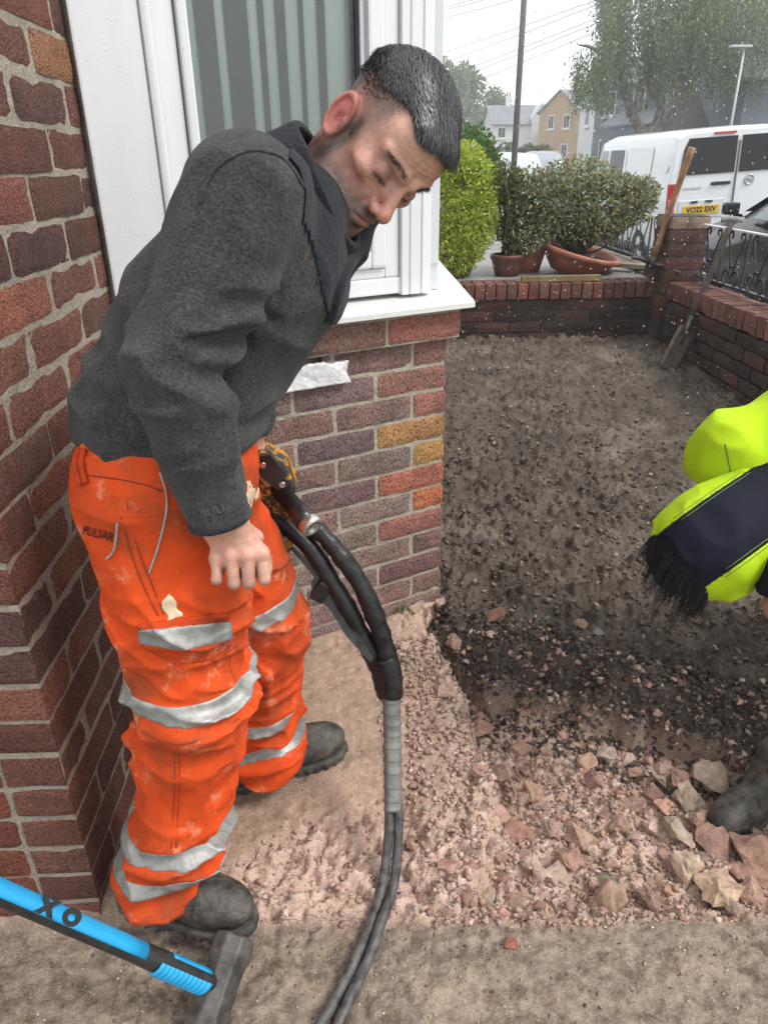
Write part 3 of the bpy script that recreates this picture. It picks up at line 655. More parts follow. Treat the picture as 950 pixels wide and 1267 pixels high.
tag(strip_mesh('road', [4.35, 11.5], YS[:12], 0., M_ASPH), kind='structure')
mb = MB()
def slabstrip(mb, x0, x1, dz, ys=YS[:12]):
    V = []
    for y in ys:
        z = float(zroad(y)); V += [(x0, y, z-.3), (x1, y, z-.3), (x1, y, z+dz), (x0, y, z+dz)]
    mb.add(V, [(4*j+a, 4*j+b, 4*j+4+b, 4*j+4+a) for j in range(len(ys)-1) for a, b in ((3, 2), (2, 1), (0, 3))]+[(0, 1, 2, 3)])
slabstrip(mb, 2.45, 4.2, .11); tag(mb.build('pavement', M_PAVE), kind='structure')
mb = MB(); slabstrip(mb, 4.205, 4.345, .12); tag(mb.build('kerb', simple('kerb_stone', (.25, .24, .23), (.32, .31, .29), 5, .7, kind='World')), kind='structure')
mb = MB(); slabstrip(mb, 11.5, 13.3, .11); tag(mb.build('pavement', M_PAVE), kind='structure')
# raised paved bed of the next garden, behind the low wall
mb = MB(); mb.box((.6, 7.4, .26), (3.0, 4.2, .56)); tag(mb.build('garden_paving', M_PAVE), kind='structure')
# ================================================================== low garden walls
M_DARKBRICK = brick_mat('brick_weathered', .004, .75, (1, 1, 1)); M_DARKMORTAR = mortar_mat('mortar_dark', (.035, .03, .026), (.065, .055, .046))
COPE = [(.17, .075, .06), (.14, .065, .055), (.20, .085, .066), (.12, .06, .052), (.16, .08, .065)]
DARK = [(.045, .032, .027), (.035, .028, .024), (.055, .036, .028), (.04, .032, .026), (.085, .042, .034)]
fw_ = MB(); fw_.box((1.0, 5.215, .20), (2.17, .20, .46)); fw_ = fw_.build('dividing_wall', M_DARKMORTAR); tag(fw_, 'low brick wall with upright coping bricks between the dug garden and the potted shrubs', 'wall')
x = 2.045
while x > .30:
    zc = .485+rnd.uniform(-.003, .003)
    add_brick(fw_, M_DARKBRICK, (x, 5.205+rnd.uniform(-.004, .004), zc), (0, 1, 0), (-1, 0, 0), (.215, .066, .105), jit(rnd.choice(COPE), .2), BR_LOW); x -= .0745
for k in range(6):
    zc = .395-.076*k; x = 2.08-(0 if k % 2 else .11)
    while x > .3:
        add_brick(fw_, M_DARKBRICK, (x-.1075, 5.16+rnd.uniform(-.004, .004), zc), (1, 0, 0), (0, -1, 0), (.215, .1025, .065), jit(rnd.choice(DARK), .25), BR_LOW); x -= .226
bw = MB(); bw.box((2.215, 3.0, .12), (.21, 3.9, .64)); bw.box((2.215, 7.3, .12), (.21, 4.2, .64)); bw = bw.build('boundary_wall', M_DARKMORTAR); tag(bw, 'low brick boundary wall along the pavement carrying the black railing', 'wall')
y = 4.90
while y > 2.2:
    add_brick(bw, M_DARKBRICK, (2.205+rnd.uniform(-.004, .004), y, .506+rnd.uniform(-.003, .003)), (1, 0, 0), (0, -1, 0), (.225, .066, .108), jit(rnd.choice(COPE), .2), BR_LOW); y -= .0745
y = 5.33
while y < 8.0:
    add_brick(bw, M_DARKBRICK, (2.205, y, .506+rnd.uniform(-.003, .003)), (1, 0, 0), (0, -1, 0), (.225, .066, .108), jit((.22, .20, .16), .2), BR_LOW); y += .0745
for k in range(6):
    zc = .41-.076*k; y = 4.94-(0 if k % 2 else .11)
    while y > 2.3:
        add_brick(bw, M_DARKBRICK, (2.14+rnd.uniform(-.003, .003), y-.1075, zc), (0, 1, 0), (-1, 0, 0), (.215, .1025, .065), jit(rnd.choice(DARK), .25), BR_LOW); y -= .226
pier = MB(); pier.box((2.185, 5.085, .5), (.235, .265, .93)); pier = pier.build('gate_pier', M_DARKMORTAR); tag(pier, 'short square brick pier where the two low walls meet', 'pier')
for k in range(8):
    zc = .925-.083*k; c_ = lambda: jit((.30, .25, .19) if k == 0 else rnd.choice([(.105, .055, .045), (.085, .05, .042), (.13, .065, .05)]), .2)
    if k % 2:
        add_brick(pier, M_DARKBRICK, (2.185, 4.998, zc), (1, 0, 0), (0, -1, 0), (.252, .1025, .073), c_(), BR_LOW); add_brick(pier, M_DARKBRICK, (2.185, 5.172, zc), (1, 0, 0), (0, 1, 0), (.252, .1025, .073), c_(), BR_LOW)
        add_brick(pier, M_DARKBRICK, (2.11, 5.085, zc), (0, 1, 0), (-1, 0, 0), (.062, .1025, .073), c_(), BR_LOW)
    else:
        add_brick(pier, M_DARKBRICK, (2.11, 5.085, zc), (0, 1, 0), (-1, 0, 0), (.276, .1025, .073), c_(), BR_LOW); add_brick(pier, M_DARKBRICK, (2.26, 5.085, zc), (0, 1, 0), (1, 0, 0), (.276, .1025, .073), c_(), BR_LOW)
        add_brick(pier, M_DARKBRICK, (2.187, 4.998, zc), (1, 0, 0), (0, -1, 0), (.046, .1025, .073), c_(), BR_LOW)
# ================================================================== wrought iron railing
M_IRON = simple('black_iron', (.012, .012, .013), (.03, .03, .032), 30, .35, .0, .3, 90, spec=.6); M_IRONTOP = simple('wet_sheen_rail', (.45, .45, .46), (.62, .62, .63), 20, .5)  # top rail's pale colour is a painted wet reflection on black iron
def railing(y0, y1, label):
    r = empty('iron_railing', (2.27, y0, .56), 0, label, 'railing'); x = 2.27
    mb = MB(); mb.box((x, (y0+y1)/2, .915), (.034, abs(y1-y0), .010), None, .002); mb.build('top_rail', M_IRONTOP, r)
    mb = MB(); mb.box((x, (y0+y1)/2, .60), (.030, abs(y1-y0), .010), None, .002); mb.build('bottom_rail', M_IRON, r)
    s = -1 if y1 < y0 else 1; u = y0; n = int(abs(y1-y0)/.30)
    for i in range(n):
        c = y0+s*(.15+.30*i)
        for dy in (-.15,):
            mb = MB(); mb.box((x, c+dy, .75), (.012, .012, .32)); mb.build('bar', M_IRON, r)
        for sg in (-1, 1):
            pts = []
            for k in range(15):       # lower C scroll
                a = k/14*4.4; q = .052*(1-.62*k/14); pts.append((x, c+sg*(.052+q*math.sin(a)), .655-q*math.cos(a)))
            mb = MB(); mb.tube(pts, .009, 6, flat=.45, up=(1, 0, 0)); mb.build('scroll', M_IRON, r)
            pts = spline([(x, c+sg*.012, .64), (x, c+sg*.03, .72), (x, c+sg*.075, .83), (x, c+sg*.10, .88), (x, c+sg*.075, .905), (x, c+sg*.05, .885), (x, c+sg*.062, .868)], 5)
            mb = MB(); mb.tube(pts, .010, 6, flat=.4, up=(1, 0, 0)); mb.build('scroll', M_IRON, r)
        mb = MB(); mb.box((x, c, .71), (.02, .05, .016), None, .004); mb.build('collar', M_IRON, r)
    return r
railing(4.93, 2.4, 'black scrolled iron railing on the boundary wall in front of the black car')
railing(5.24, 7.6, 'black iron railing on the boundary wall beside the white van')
# ================================================================== foliage helpers
def leaf_mat(name, rough=.45, trans=.35):
    m, t, b = newmat(name); an = nd(t, 'ShaderNodeAttribute', attribute_name='tint'); out = t.nodes['Material Output']
    t.links.new(an.outputs['Color'], b.inputs['Base Color']); b.inputs['Roughness'].default_value = rough; b.inputs['Specular IOR Level'].default_value = .4
    tr = nd(t, 'ShaderNodeBsdfTranslucent'); t.links.new(an.outputs['Color'], tr.inputs[0]); mx = nd(t, 'ShaderNodeMixShader'); mx.inputs[0].default_value = trans
    t.links.new(b.outputs[0], mx.inputs[1]); t.links.new(tr.outputs[0], mx.inputs[2]); t.links.new(mx.outputs[0], out.inputs[0]); return m
M_LEAF = leaf_mat('leaf'); M_BARK = simple('bark', (.10, .075, .055), (.20, .16, .12), 25, .9, bs=.8, bsc=40, bd=.01); M_TWIG = simple('twig', (.07, .05, .035), (.11, .08, .055), 25, .9)
def leaf_mesh(name, P, D, size, width, cols, R, fold=.25, droop=0.):
    """P leaf bases, D leaf directions (unit), one folded diamond leaf each"""
    n = len(P); up = R.normal(size=(n, 3)); up -= D*np.sum(up*D, 1)[:, None]; up /= np.linalg.norm(up, axis=1)[:, None]; sd = np.cross(D, up)
    s = size*(.65+.7*R.rand(n))[:, None]; w = s*width
    a = P; m = P+D*s*.45; tip = P+D*s+np.array([0, 0, -1])*s*droop
    V = np.stack([a, m+sd*w*.5+up*w*fold, tip, m-sd*w*.5+up*w*fold], 1).reshape(-1, 3)
    Q = np.arange(4*n).reshape(n, 4); Q = np.concatenate([Q[:, [0, 1, 2]], Q[:, [0, 2, 3]]])
    me = mesh_np(name, V, Q, 3); at = me.attributes.new('tint', 'FLOAT_COLOR', 'POINT'); c = np.repeat(np.concatenate([cols, np.ones((n, 1))], 1), 4, 0); at.data.foreach_set('color', c.astype(np.float32).ravel()); return me
def clump_points(R, lumps, n, shell=.45):
    """lumps: (centre, radii); points crowd towards the surface of each lump"""
    W = np.array([r[0]*r[1]+r[1]*r[2]+r[0]*r[2] for c, r in lumps]); W /= W.sum(); k = R.choice(len(lumps), n, p=W)
    d = R.normal(size=(n, 3)); d /= np.linalg.norm(d, axis=1)[:, None]; q = (shell+(1-shell)*R.rand(n)**.6)*(1+.18*(fbm(d*1.0+k[:, None]*3.7, 2.2, 3, 3)-.5)*2)
    C = np.array([c for c, r in lumps])[k]; Rr = np.array([r for c, r in lumps])[k]; return C+d*Rr*q[:, None], d
def tints(R, n, cols, var=.25): c = np.array(cols)[R.randint(len(cols), size=n)]; return np.clip(c*(1+var*(R.rand(n, 1)*2-1))*(1+.1*(R.rand(n, 3)*2-1)), 0, 1)
def shrub(name, label, lumps, n, size, width, cols, seed, stems, base, group=None, droop=.15, upb=.35, shell=.45, cat='shrub'):
    R = np.random.RandomState(seed); r = empty(name, base, 0, label, cat, group)
    P, d = clump_points(R, lumps, n, shell); D = d*.7+R.normal(size=(n, 3))*.6+np.array([0, 0, upb]); D /= np.linalg.norm(D, axis=1)[:, None]
    link('foliage', leaf_mesh(name, P, D, size, width, tints(R, n, cols), R, droop=droop), M_LEAF, r)
    mb = MB()
    for i in range(stems):
        c, rr = lumps[R.randint(len(lumps))]; e = np.array(c)+R.normal(size=3)*np.array(rr)*.55; b0 = np.array(base)+R.normal(size=3)*np.array([.03, .03, 0]); m_ = (b0+e)/2+R.normal(size=3)*.05+np.array([0, 0, .03])
        mb.tube(spline([b0, m_, e], 4), [.011-.008*k/8 for k in range(9)], 5)
    if stems: mb.build('stems', M_TWIG, r)
    return r
wd = empty('weed_tuft', wc, 0, 'small green weed growing at the foot of the bay wall', 'weed'); link('leaves', leaf_mesh('leaves', WEED[0], WEED[1], .016, .5, tints(WEED[2], 90, [(.22, .32, .06), (.16, .24, .05)]), WEED[2]), M_LEAF, wd)
# ================================================================== pots and shrubs behind the low wall
M_TERRA = simple('terracotta', (.30, .10, .06), (.42, .16, .10), 9, .6, kind='World', bs=.3, bsc=60); M_POTDARK = simple('brown_glaze', (.10, .045, .035), (.16, .07, .05), 8, .45, kind='World'); M_SOILPOT = simple('potting_soil', (.03, .024, .02), (.06, .048, .038), 40, .95, bs=.8, bsc=60, bd=.01)
def pot(name, label, c, r0, r1, h, mat, tilt=(0, 0), rimh=.035):
    r = empty(name, c, 0, label, 'plant pot'); Mx = Matrix.Rotation(tilt[0], 3, 'X') @ Matrix.Rotation(tilt[1], 3, 'Y')
    mb = MB(); mb.lathe([(0.001, 0.0), (r0, 0), (r0+(r1-r0)*.5, h*.45), (r1*.97, h-rimh), (r1*1.04, h-rimh+.004), (r1*1.05, h-.006), (r1*1.02, h), (r1*.93, h), (r1*.90, h-.03), (r1*.86, h*.72), (.001, h*.72)], c, 32, Mx); mb.build('bowl', mat, r)
    mb = MB(); mb.lathe([(.001, h*.80), (r1*.5, h*.79), (r1*.875, h*.76)], c, 20, Mx); mb.build('soil', M_SOILPOT, r)
    return r
pot('bowl_planter', 'wide low terracotta bowl tilted over under the big grey-green shrub', (1.63, 5.62, .54), .17, .30, .17, M_TERRA, (math.radians(6), math.radians(13)))
pot('plant_pot', 'small dark brown pot between the lime bush and the terracotta bowl', (1.11, 5.50, .54), .085, .12, .15, M_POTDARK, (0, 0))
pot('plant_pot', 'plain terracotta pot half hidden behind the tilted bowl', (1.30, 5.72, .54), .10, .14, .17, M_TERRA, (0, 0))
pot('plant_pot', 'weathered grey-brown pot holding the lime green bush', (.74, 5.52, .54), .10, .15, .15, simple('stone_pot', (.16, .12, .09), (.24, .19, .15), 12, .8, kind='World'))
LIME = [(.46, .56, .07), (.58, .64, .12), (.34, .46, .05), (.64, .64, .16), (.24, .36, .04)]
shrub('lime_bush', 'bright lime green leafy bush in the pot beside the bay window sill', [((.69, 5.48, 1.00), (.19, .18, .25)), ((.80, 5.45, .88), (.18, .17, .22)), ((.62, 5.5, 1.2), (.16, .15, .17)), ((.86, 5.5, 1.10), (.15, .14, .20)), ((.78, 5.5, 1.28), (.13, .12, .14)), ((.72, 5.42, .72), (.20, .13, .16)), ((.92, 5.46, .95), (.10, .10, .16))]+[((.74+.24*math.cos(a_)*q_, 5.46+.10*math.sin(a_*2.3), 1.02+.34*math.sin(a_)*q_), (.055+.03*((i_*7) % 5)/5, .07, .09+.06*((i_*3) % 4)/4)) for i_, (a_, q_) in enumerate([(k_*.52, .8+.22*((k_*5) % 7)/7) for k_ in range(12)])], 15000, .036, .30, LIME, 31, 14, (.74, 5.5, .70), droop=.25, upb=.55)
RHODO = [(.22, .26, .15), (.16, .20, .10), (.29, .32, .20), (.36, .38, .22), (.11, .14, .075), (.36, .35, .15), (.38, .30, .16)]
shrub('rhododendron', 'wide grey-green shrub with small leaves growing in the tilted terracotta bowl', [((1.50, 5.62, 1.03), (.30, .24, .22)), ((1.80, 5.60, 1.00), (.27, .22, .22)), ((1.28, 5.62, 1.06), (.22, .20, .20)), ((1.62, 5.66, 1.18), (.26, .2, .14)), ((2.00, 5.60, 1.00), (.17, .16, .15)), ((1.38, 5.6, .86), (.20, .16, .14)), ((1.72, 5.58, .86), (.26, .18, .13)), ((1.94, 5.62, 1.12), (.14, .13, .09)), ((1.22, 5.5, .82), (.17, .12, .15)), ((2.08, 5.6, 1.08), (.13, .12, .12))], 12000, .037, .42, RHODO, 32, 40, (1.64, 5.62, .68), upb=.3, shell=.35)
shrub('rhododendron', 'smaller olive shrub squeezed between the lime bush and the big shrub', [((1.13, 5.56, 1.0), (.17, .15, .24)), ((1.06, 5.55, 1.16), (.13, .12, .14)), ((1.18, 5.56, .84), (.14, .12, .12))], 2000, .042, .42, [(.15, .18, .06), (.11, .14, .05), (.2, .2, .07), (.07, .09, .04)], 33, 14, (1.12, 5.52, .70))
shrub('box_hedge', 'dark green clipped hedge bush behind the lime bush', [((1.25, 9.0, 1.25), (.42, .40, .42)), ((1.42, 9.05, 1.05), (.30, .3, .42)), ((1.1, 9, .9), (.5, .4, .42))], 4200, .075, .55, [(.09, .19, .035), (.06, .13, .03), (.13, .24, .05), (.10, .17, .045)], 34, 8, (1.25, 9.0, .54), upb=.3, shell=.6, cat='hedge')
# loose timber on the wall
mb = MB(); mb.box((1.425, 5.165, .561), (.56, .045, .040), Matrix.Rotation(.03, 3, 'Z'), .004); tag(mb.build('timber_batten', simple('mossy_timber', (.24, .20, .09), (.16, .10, .05), 7, .8, kind='World', bs=.5, bsc=60)), 'mossy yellow-brown timber batten lying on the coping bricks', 'timber')
mb = MB(); mb.box((2.03, 5.62, .585), (.40, .10, .03), Matrix.Rotation(-.75, 3, 'Z'), .003); tag(mb.build('timber_plank', simple('grey_timber', (.33, .29, .22), (.24, .21, .16), 9, .8, kind='World', bs=.5, bsc=60)), 'pale grey plank lying by the pier under the shrub', 'timber')
# ================================================================== pickaxe and spade
M_ASHWOOD = simple('ash_handle', (.36, .20, .085), (.20, .115, .06), 14, .6, kind='World', bs=.3, bsc=50); M_DIRTWOOD = simple('muddy_handle', (.04, .03, .024), (.085, .062, .048), 18, .75, kind='World'); M_STEELD = simple('dark_steel', (.05, .048, .045), (.12, .105, .09), 25, .55, .5, .5, 60)
pk = empty('pickaxe', atY(808, 325, 5.08), 0, 'pickaxe with a worn wooden handle standing head down against the pier', 'pickaxe')
pA, pB = atY(806, 325, 5.06), atY(856, 182, 4.93)
mb = MB(); L = [pA+(pB-pA)*k for k in np.linspace(.06, 1, 12)]; mb.tube(L, [.019, .018, .0165, .016, .016, .016, .016, .0165, .017, .0175, .019, .021], 10, flat=1.25); mb.build('handle', M_ASHWOOD, pk)
mb = MB(); dv = nrm(pB-pA); mb.tube([pA-dv*.03, pA+dv*.05], .034, 10); mb.build('eye', M_STEELD, pk)
mb = MB(); pL, pR = atY(781, 318, 5.04), atY(842, 338, 4.93); mb.tube(spline([pL, (pL+pA)/2+np.array([0, 0, .008]), pA, (pA+pR)/2+np.array([0, 0, .012]), pR], 5), [.006]+[.018]*4+[.024]*12+[.014]*3+[.005], 8, flat=.7); mb.build('head', M_STEELD, pk)
mb = MB(); mb.box(pA-dv*.06+np.array([0, 0, 0.]), (.05, .05, .06), None, .006); mb.build('collar', M_STEELD, pk)
sp = empty('spade', atZ(823, 462, .13), 0, 'long narrow trenching spade leaning in the corner of the low walls', 'spade')
sA, sB, sC = atY(822, 460, 4.30), atY(850, 408, 4.42), atY(906, 272, 4.55)
mb = MB(); ax = nrm(sB-sA); sdv = nrm(np.cross(ax, [.35, -.9, .2])); nrmv = np.cross(sdv, ax); V = []
for k, w in ((0, .062), (.08, .074), (.6, .078), (.94, .076), (1.0, .05)):
    for q in (-1, -.5, 0, .5, 1): V.append(sA+(sB-sA)*k+sdv*w*q+nrmv*(.010*q*q))
mb.add(V, [(5*j+i, 5*j+i+1, 5*j+i+6, 5*j+i+5) for j in range(4) for i in range(4)], True); o = mb.build('blade', simple('muddy_blade', (.10, .078, .062), (.17, .135, .11), 30, .7, .2, .5, 60), sp); mo = o.modifiers.new('thick', 'SOLIDIFY'); mo.thickness = .005
mb = MB(); mb.tube([sB-ax*.10, sB+(sC-sB)*.12], [.012, .021], 10); mb.build('socket', M_STEELD, sp)
mb = MB(); mb.tube([sB+(sC-sB)*t_ for t_ in np.linspace(.10, .97, 8)], .0185, 10); mb.build('shaft', M_DIRTWOOD, sp)
mb = MB(); h0 = np.array([.055, -.03, .0]); mb.tube(spline([sC-h0, sC+np.array([0, 0, .006]), sC+h0], 4), .016, 8); mb.build('handle', simple('pale_grip', (.18, .17, .165), (.30, .285, .275), 30, .6), sp)
# ================================================================== vehicles
M_VANW = simple('white_paint', (.74, .76, .78), rough=.22, coat=.6); M_CARB = simple('black_paint', (.006, .0065, .008), rough=.16, coat=.25, spec=.3); M_AUTOGLASS = simple('dark_glass', (.008, .010, .012), rough=.08, spec=.35); M_CABGLASS = simple('green_glass', (.12, .16, .15), rough=.06, spec=.8)
M_TYRE = simple('tyre', (.018, .018, .019), rough=.8); M_RIM = simple('alloy', (.42, .43, .45), rough=.35, metal=.8); M_RED = simple('red_lens', (.45, .012, .02), rough=.15, coat=.8); M_PALELENS = simple('clear_lens', (.55, .25, .25), rough=.15); M_PLASTIC = simple('black_plastic', (.025, .026, .028), rough=.55); M_PLATE = simple('yellow_plate', (.72, .44, .01), rough=.4); M_CHROME = simple('chrome', (.55, .56, .58), rough=.2, metal=.9); M_SEAM = simple('door_gap', (.10, .105, .11), rough=.6)
class Loft:
    """car body: stations (y, half width at belt, half width at top, roof height, sill height)"""
    def __init__(s, st, tum): s.st = st; s.tum = tum
    def prm(s, y): return [np.interp(y, [q[0] for q in s.st], [q[i] for q in s.st]) for i in range(1, 5)]
    def sec(s, y):
        w, wt, h, b = s.prm(y); belt = b+(h-b)*s.tum; pts = [(w*.90, b), (w*.985, b+.10*(h-b)), (w, b+.3*(h-b)), (w, belt-.05), (w*.99, belt), (wt+(w-wt)*.45, belt+(h-belt)*.55), (wt+.02, h-.09), (wt*.97, h-.045), (wt*.88, h-.012), (wt*.6, h+.004), (0, h+.012)]
        return pts+[(-x, z) for x, z in pts[-2::-1]]
    def side(s, y, z):
        q = s.sec(y)[:11]; return float(np.interp(z, [p_[1] for p_ in q[:9]], [p_[0] for p_ in q[:9]]))
    def build(s, ys, name, mat, parent):
        V = []; n = len(s.sec(ys[0]))
        for y in ys: V += [(x, y, z) for x, z in s.sec(y)]
        mb = MB(); mb.add(V, [(j*n+i, j*n+i+1, (j+1)*n+i+1, (j+1)*n+i) for j in range(len(ys)-1) for i in range(n-1)]+[(j*n+n-1, j*n, (j+1)*n, (j+1)*n+n-1) for j in range(len(ys)-1)], True)
        mb.f += [tuple(range(n)), tuple((len(ys)-1)*n+i for i in range(n))]; mb.sm += [False, False]; return mb.build(name, mat, parent)
    def patch(s, corners, mat, name, parent, sgn=-1, off=.006, nu=8, nv=5):
        """glass or panel lying on the body side; corners (y,z) quad ll, lr, ur, ul"""
        V = []; c = np.array(corners, float)
        for v in np.linspace(0, 1, nv):
            for u in np.linspace(0, 1, nu):
                y, z = (1-v)*((1-u)*c[0]+u*c[1])+v*((1-u)*c[3]+u*c[2]); V.append((sgn*(s.side(y, z)+off), y, z))
        mb = MB(); mb.add(V, [(j*nu+i, j*nu+i+1, (j+1)*nu+i+1, (j+1)*nu+i) for j in range(nv-1) for i in range(nu-1)], True); return mb.build(name, mat, parent)
def root_local(name, loc, rz, label, cat, group=None, rx=0, ry=0):
    r = bpy.data.objects.new(name, None); COL.objects.link(r); tag(r, label, cat, group); r['_m'] = 0; del r['_m']
    return r, (loc, rz, rx, ry)
def finish(r, T):
    loc, rz, rx, ry = T; r.location = loc; r.rotation_euler = (rx, ry, rz)
def wheel(parent, x, y, R_, name='wheel', spokes=5):
    mb = MB(); mb.lathe([(R_*.62, -.10), (R_*.9, -.105), (R_, -.07), (R_, .07), (R_*.9, .105), (R_*.62, .10)], (x, y, R_), 28, Matrix.Rotation(math.pi/2, 3, 'Y')); w = mb.build(name, M_TYRE, parent)
    mb = MB(); s = -1 if x < 0 else 1
    mb.lathe([(R_*.64, .0), (R_*.64, .085), (R_*.58, .09), (R_*.55, .05), (.001, .04)], (x, y, R_), 28, Matrix.Rotation(s*math.pi/2, 3, 'Y')); mb.build('hub', M_PLASTIC, w)
    mb = MB()
    for k in range(spokes*2):
        a = math.pi*k/spokes+(.12 if k % 2 else -.12); mb.tube([(x+s*.075, y, R_), (x+s*.085, y+math.cos(a)*R_*.6, R_+math.sin(a)*R_*.6)], .017, 6)
    mb.build('rim', M_RIM, w)
# --- white van, rear doors towards us
van, vT = root_local('parked_van', (5.44, 10.98, -.27), math.radians(-0.3), 'white panel van with yellow rear plate parked beyond the railing', 'van', None, 0, math.radians(-3.2))
vl = Loft([(0, .93, .83, 1.92, .32), (.06, .955, .85, 1.955, .30), (.5, .965, .86, 1.98, .28), (2.9, .965, .86, 1.98, .28), (3.35, .96, .84, 1.93, .28), (3.9, .955, .78, 1.50, .28), (4.1, .95, .80, 1.30, .28), (4.75, .90, .72, 1.02, .30), (4.95, .80, .6, .80, .34)], .50)
vb = vl.build([0, .06, .25, .5, 1, 1.5, 2, 2.5, 2.9, 3.15, 3.35, 3.6, 3.9, 4.1, 4.4, 4.75, 4.95], 'body', M_VANW, van)
vl.patch([(2.05, 1.26), (2.75, 1.26), (2.75, 1.76), (2.05, 1.76)], M_AUTOGLASS, 'side_window', van); vl.patch([(2.92, 1.24), (3.75, 1.22), (3.28, 1.76), (2.92, 1.76)], M_CABGLASS, 'cab_window', van); vl.patch([(.55, .98), (1.9, .98), (1.9, .995), (.55, .995)], M_SEAM, 'crease', van, off=.003); vl.patch([(.75, 1.24), (1.75, 1.24), (1.75, 1.78), (.75, 1.78)], M_VANW, 'blank_panel', van, off=.010)
vl.patch([(1.90, .40), (1.915, .40), (1.915, 1.75), (1.90, 1.75)], M_SEAM, 'door_gap', van, off=.003); vl.patch([(2.83, .40), (2.845, .40), (2.845, 1.75), (2.83, 1.75)], M_SEAM, 'door_gap', van, off=.003)
vl.patch([(.10, 1.46), (.22, 1.46), (.22, 1.54), (.10, 1.54)], M_VANW, 'hinge', van, off=.022, nu=3, nv=3)
for x0, x1 in ((-.80, -.035), (.035, .80)):
    mb = MB(); f = lambda x, z: (x, -.012, z)
    sx = -1 if x0 < 0 else 1; ou, inn = (x0, x1) if sx < 0 else (x1, x0)
    mb.prism([(ou, 0, 1.40), (inn, 0, 1.40), (inn, 0, 1.86), (ou-sx*.10, 0, 1.86), (ou-sx*.04, 0, 1.72)], (0, 1, 0), -.016, .01); w_ = mb.build('rear_window', M_AUTOGLASS, van)
    mb = MB(); mb.box((sx*.885, .0, 1.10), (.11, .05, .40), None, .012); tl = mb.build('tail_light', M_RED, van)
    mb = MB(); mb.box((sx*.885, -.022, 1.05), (.085, .02, .09), None, .006); mb.build('reverse_lens', M_PALELENS, tl)
mb = MB(); mb.box((0, -.008, 1.05), (.012, .03, 1.5)); mb.build('door_gap', M_SEAM, van)
mb = MB(); mb.box((0, .02, .36), (1.80, .16, .20), None, .03); mb.build('bumper', M_PLASTIC, van)
mb = MB(); mb.box((-.22, -.016, 1.905), (.30, .03, .028), None, .006); mb.build('brake_light', M_RED, van)
mb = MB(); mb.box((-.20, -.012, 1.27), (.27, .03, .045), None, .012); h_ = mb.build('door_handle', M_PLASTIC, van); mb = MB(); mb.box((-.20, -.024, 1.295), (.14, .03, .014), None, .004); mb.build('grip', M_CHROME, h_)
mb = MB(); mb.box((-.44, .0, .95), (.66, .02, .24), None, .01); mb.build('plate_recess', simple('recess_paint', (.62, .64, .66), rough=.35), van)
for lx in (-.55, -.34): mb = MB(); mb.box((lx, -.014, 1.045), (.10, .02, .028), None, .004); mb.build('plate_lamp', M_PLASTIC, van)
mb = MB(); mb.box((-.44, -.016, .94), (.52, .012, .111), None, .003); pl = mb.build('number_plate', M_PLATE, van)
def stick_text(txt, size, c, xdir, updir, mat, parent, name='lettering', depth=.001, bold=0., sx=1.):
    me = text_mesh(txt, size, depth, bold); x = nrm(xdir); z = nrm(np.cross(x, updir)); y = np.cross(z, x); o = link(name, me, mat)
    me.transform(frame3(x*sx, y, z, c)); 
    if parent is not None: setp(o, parent)
    return o
stick_text('VO22 SXV', .098, (-.44, -.0245, .94), (1, 0, 0), (0, 0, 1), M_BLACK, pl, bold=.003, sx=.96); stick_text('VIVARO', .05, (-.60, -.004, 1.22), (1, 0, 0), (0, 0, 1), simple('grey_letters', (.30, .31, .32), rough=.4), van, sx=1.5)
mb = MB(); pts = [(.20+.062*math.cos(a), -.012, 1.29+.062*math.sin(a)) for a in np.linspace(0, 2*math.pi, 25)]; mb.tube(pts, .009, 6, False, up=(0, 1, 0)); bd = mb.build('badge', M_CHROME, van)
mb = MB(); mb.tube([(.15, -.012, 1.305), (.205, -.012, 1.30), (.19, -.012, 1.28), (.25, -.012, 1.275)], .008, 6, up=(0, 1, 0)); mb.build('emblem', M_CHROME, bd)
for x in (-.86, .86):
    for y in (.95, 3.95): wheel(van, x, y, .33)
finish(van, vT)
# --- black car ahead of the railing
car, cT = root_local('parked_car', (5.10, 5.75, -.25), 0, 'glossy black hatchback parked behind the van, seen through the railing', 'car')
cl = Loft([(0, .72, .55, .80, .35), (.08, .80, .62, 1.10, .28), (.35, .86, .60, 1.38, .22), (.9, .89, .60, 1.47, .20), (1.7, .90, .60, 1.47, .20), (2.05, .90, .60, 1.40, .20), (3.0, .89, .70, .97, .20), (3.3, .88, .70, .93, .20), (3.9, .83, .62, .82, .22), (4.1, .76, .55, .68, .26), (4.2, .66, .45, .5, .32)], .56)
cl.build([0, .08, .35, .6, .9, 1.3, 1.7, 2.05, 2.4, 2.7, 3.0, 3.3, 3.6, 3.9, 4.1, 4.2], 'body', M_CARB, car)
cl.patch([(1.35, .97), (2.72, .96), (2.10, 1.34), (1.35, 1.40)], M_CABGLASS, 'side_window', car, off=.004); cl.patch([(.45, .98), (1.27, .97), (1.27, 1.40), (.65, 1.38)], M_AUTOGLASS, 'side_window', car, off=.004)
mb = MB(); V = []
for y in np.linspace(2.12, 2.92, 6):
    w, wt, h, b = cl.prm(y)
    for u in np.linspace(-1, 1, 7): V.append((u*(wt*.98), y+.01, h+.018-.02*abs(u)))
mb.add(V, [(7*j+i, 7*j+i+1, 7*j+i+8, 7*j+i+7) for j in range(5) for i in range(6)], True); mb.build('windscreen', M_AUTOGLASS, car)
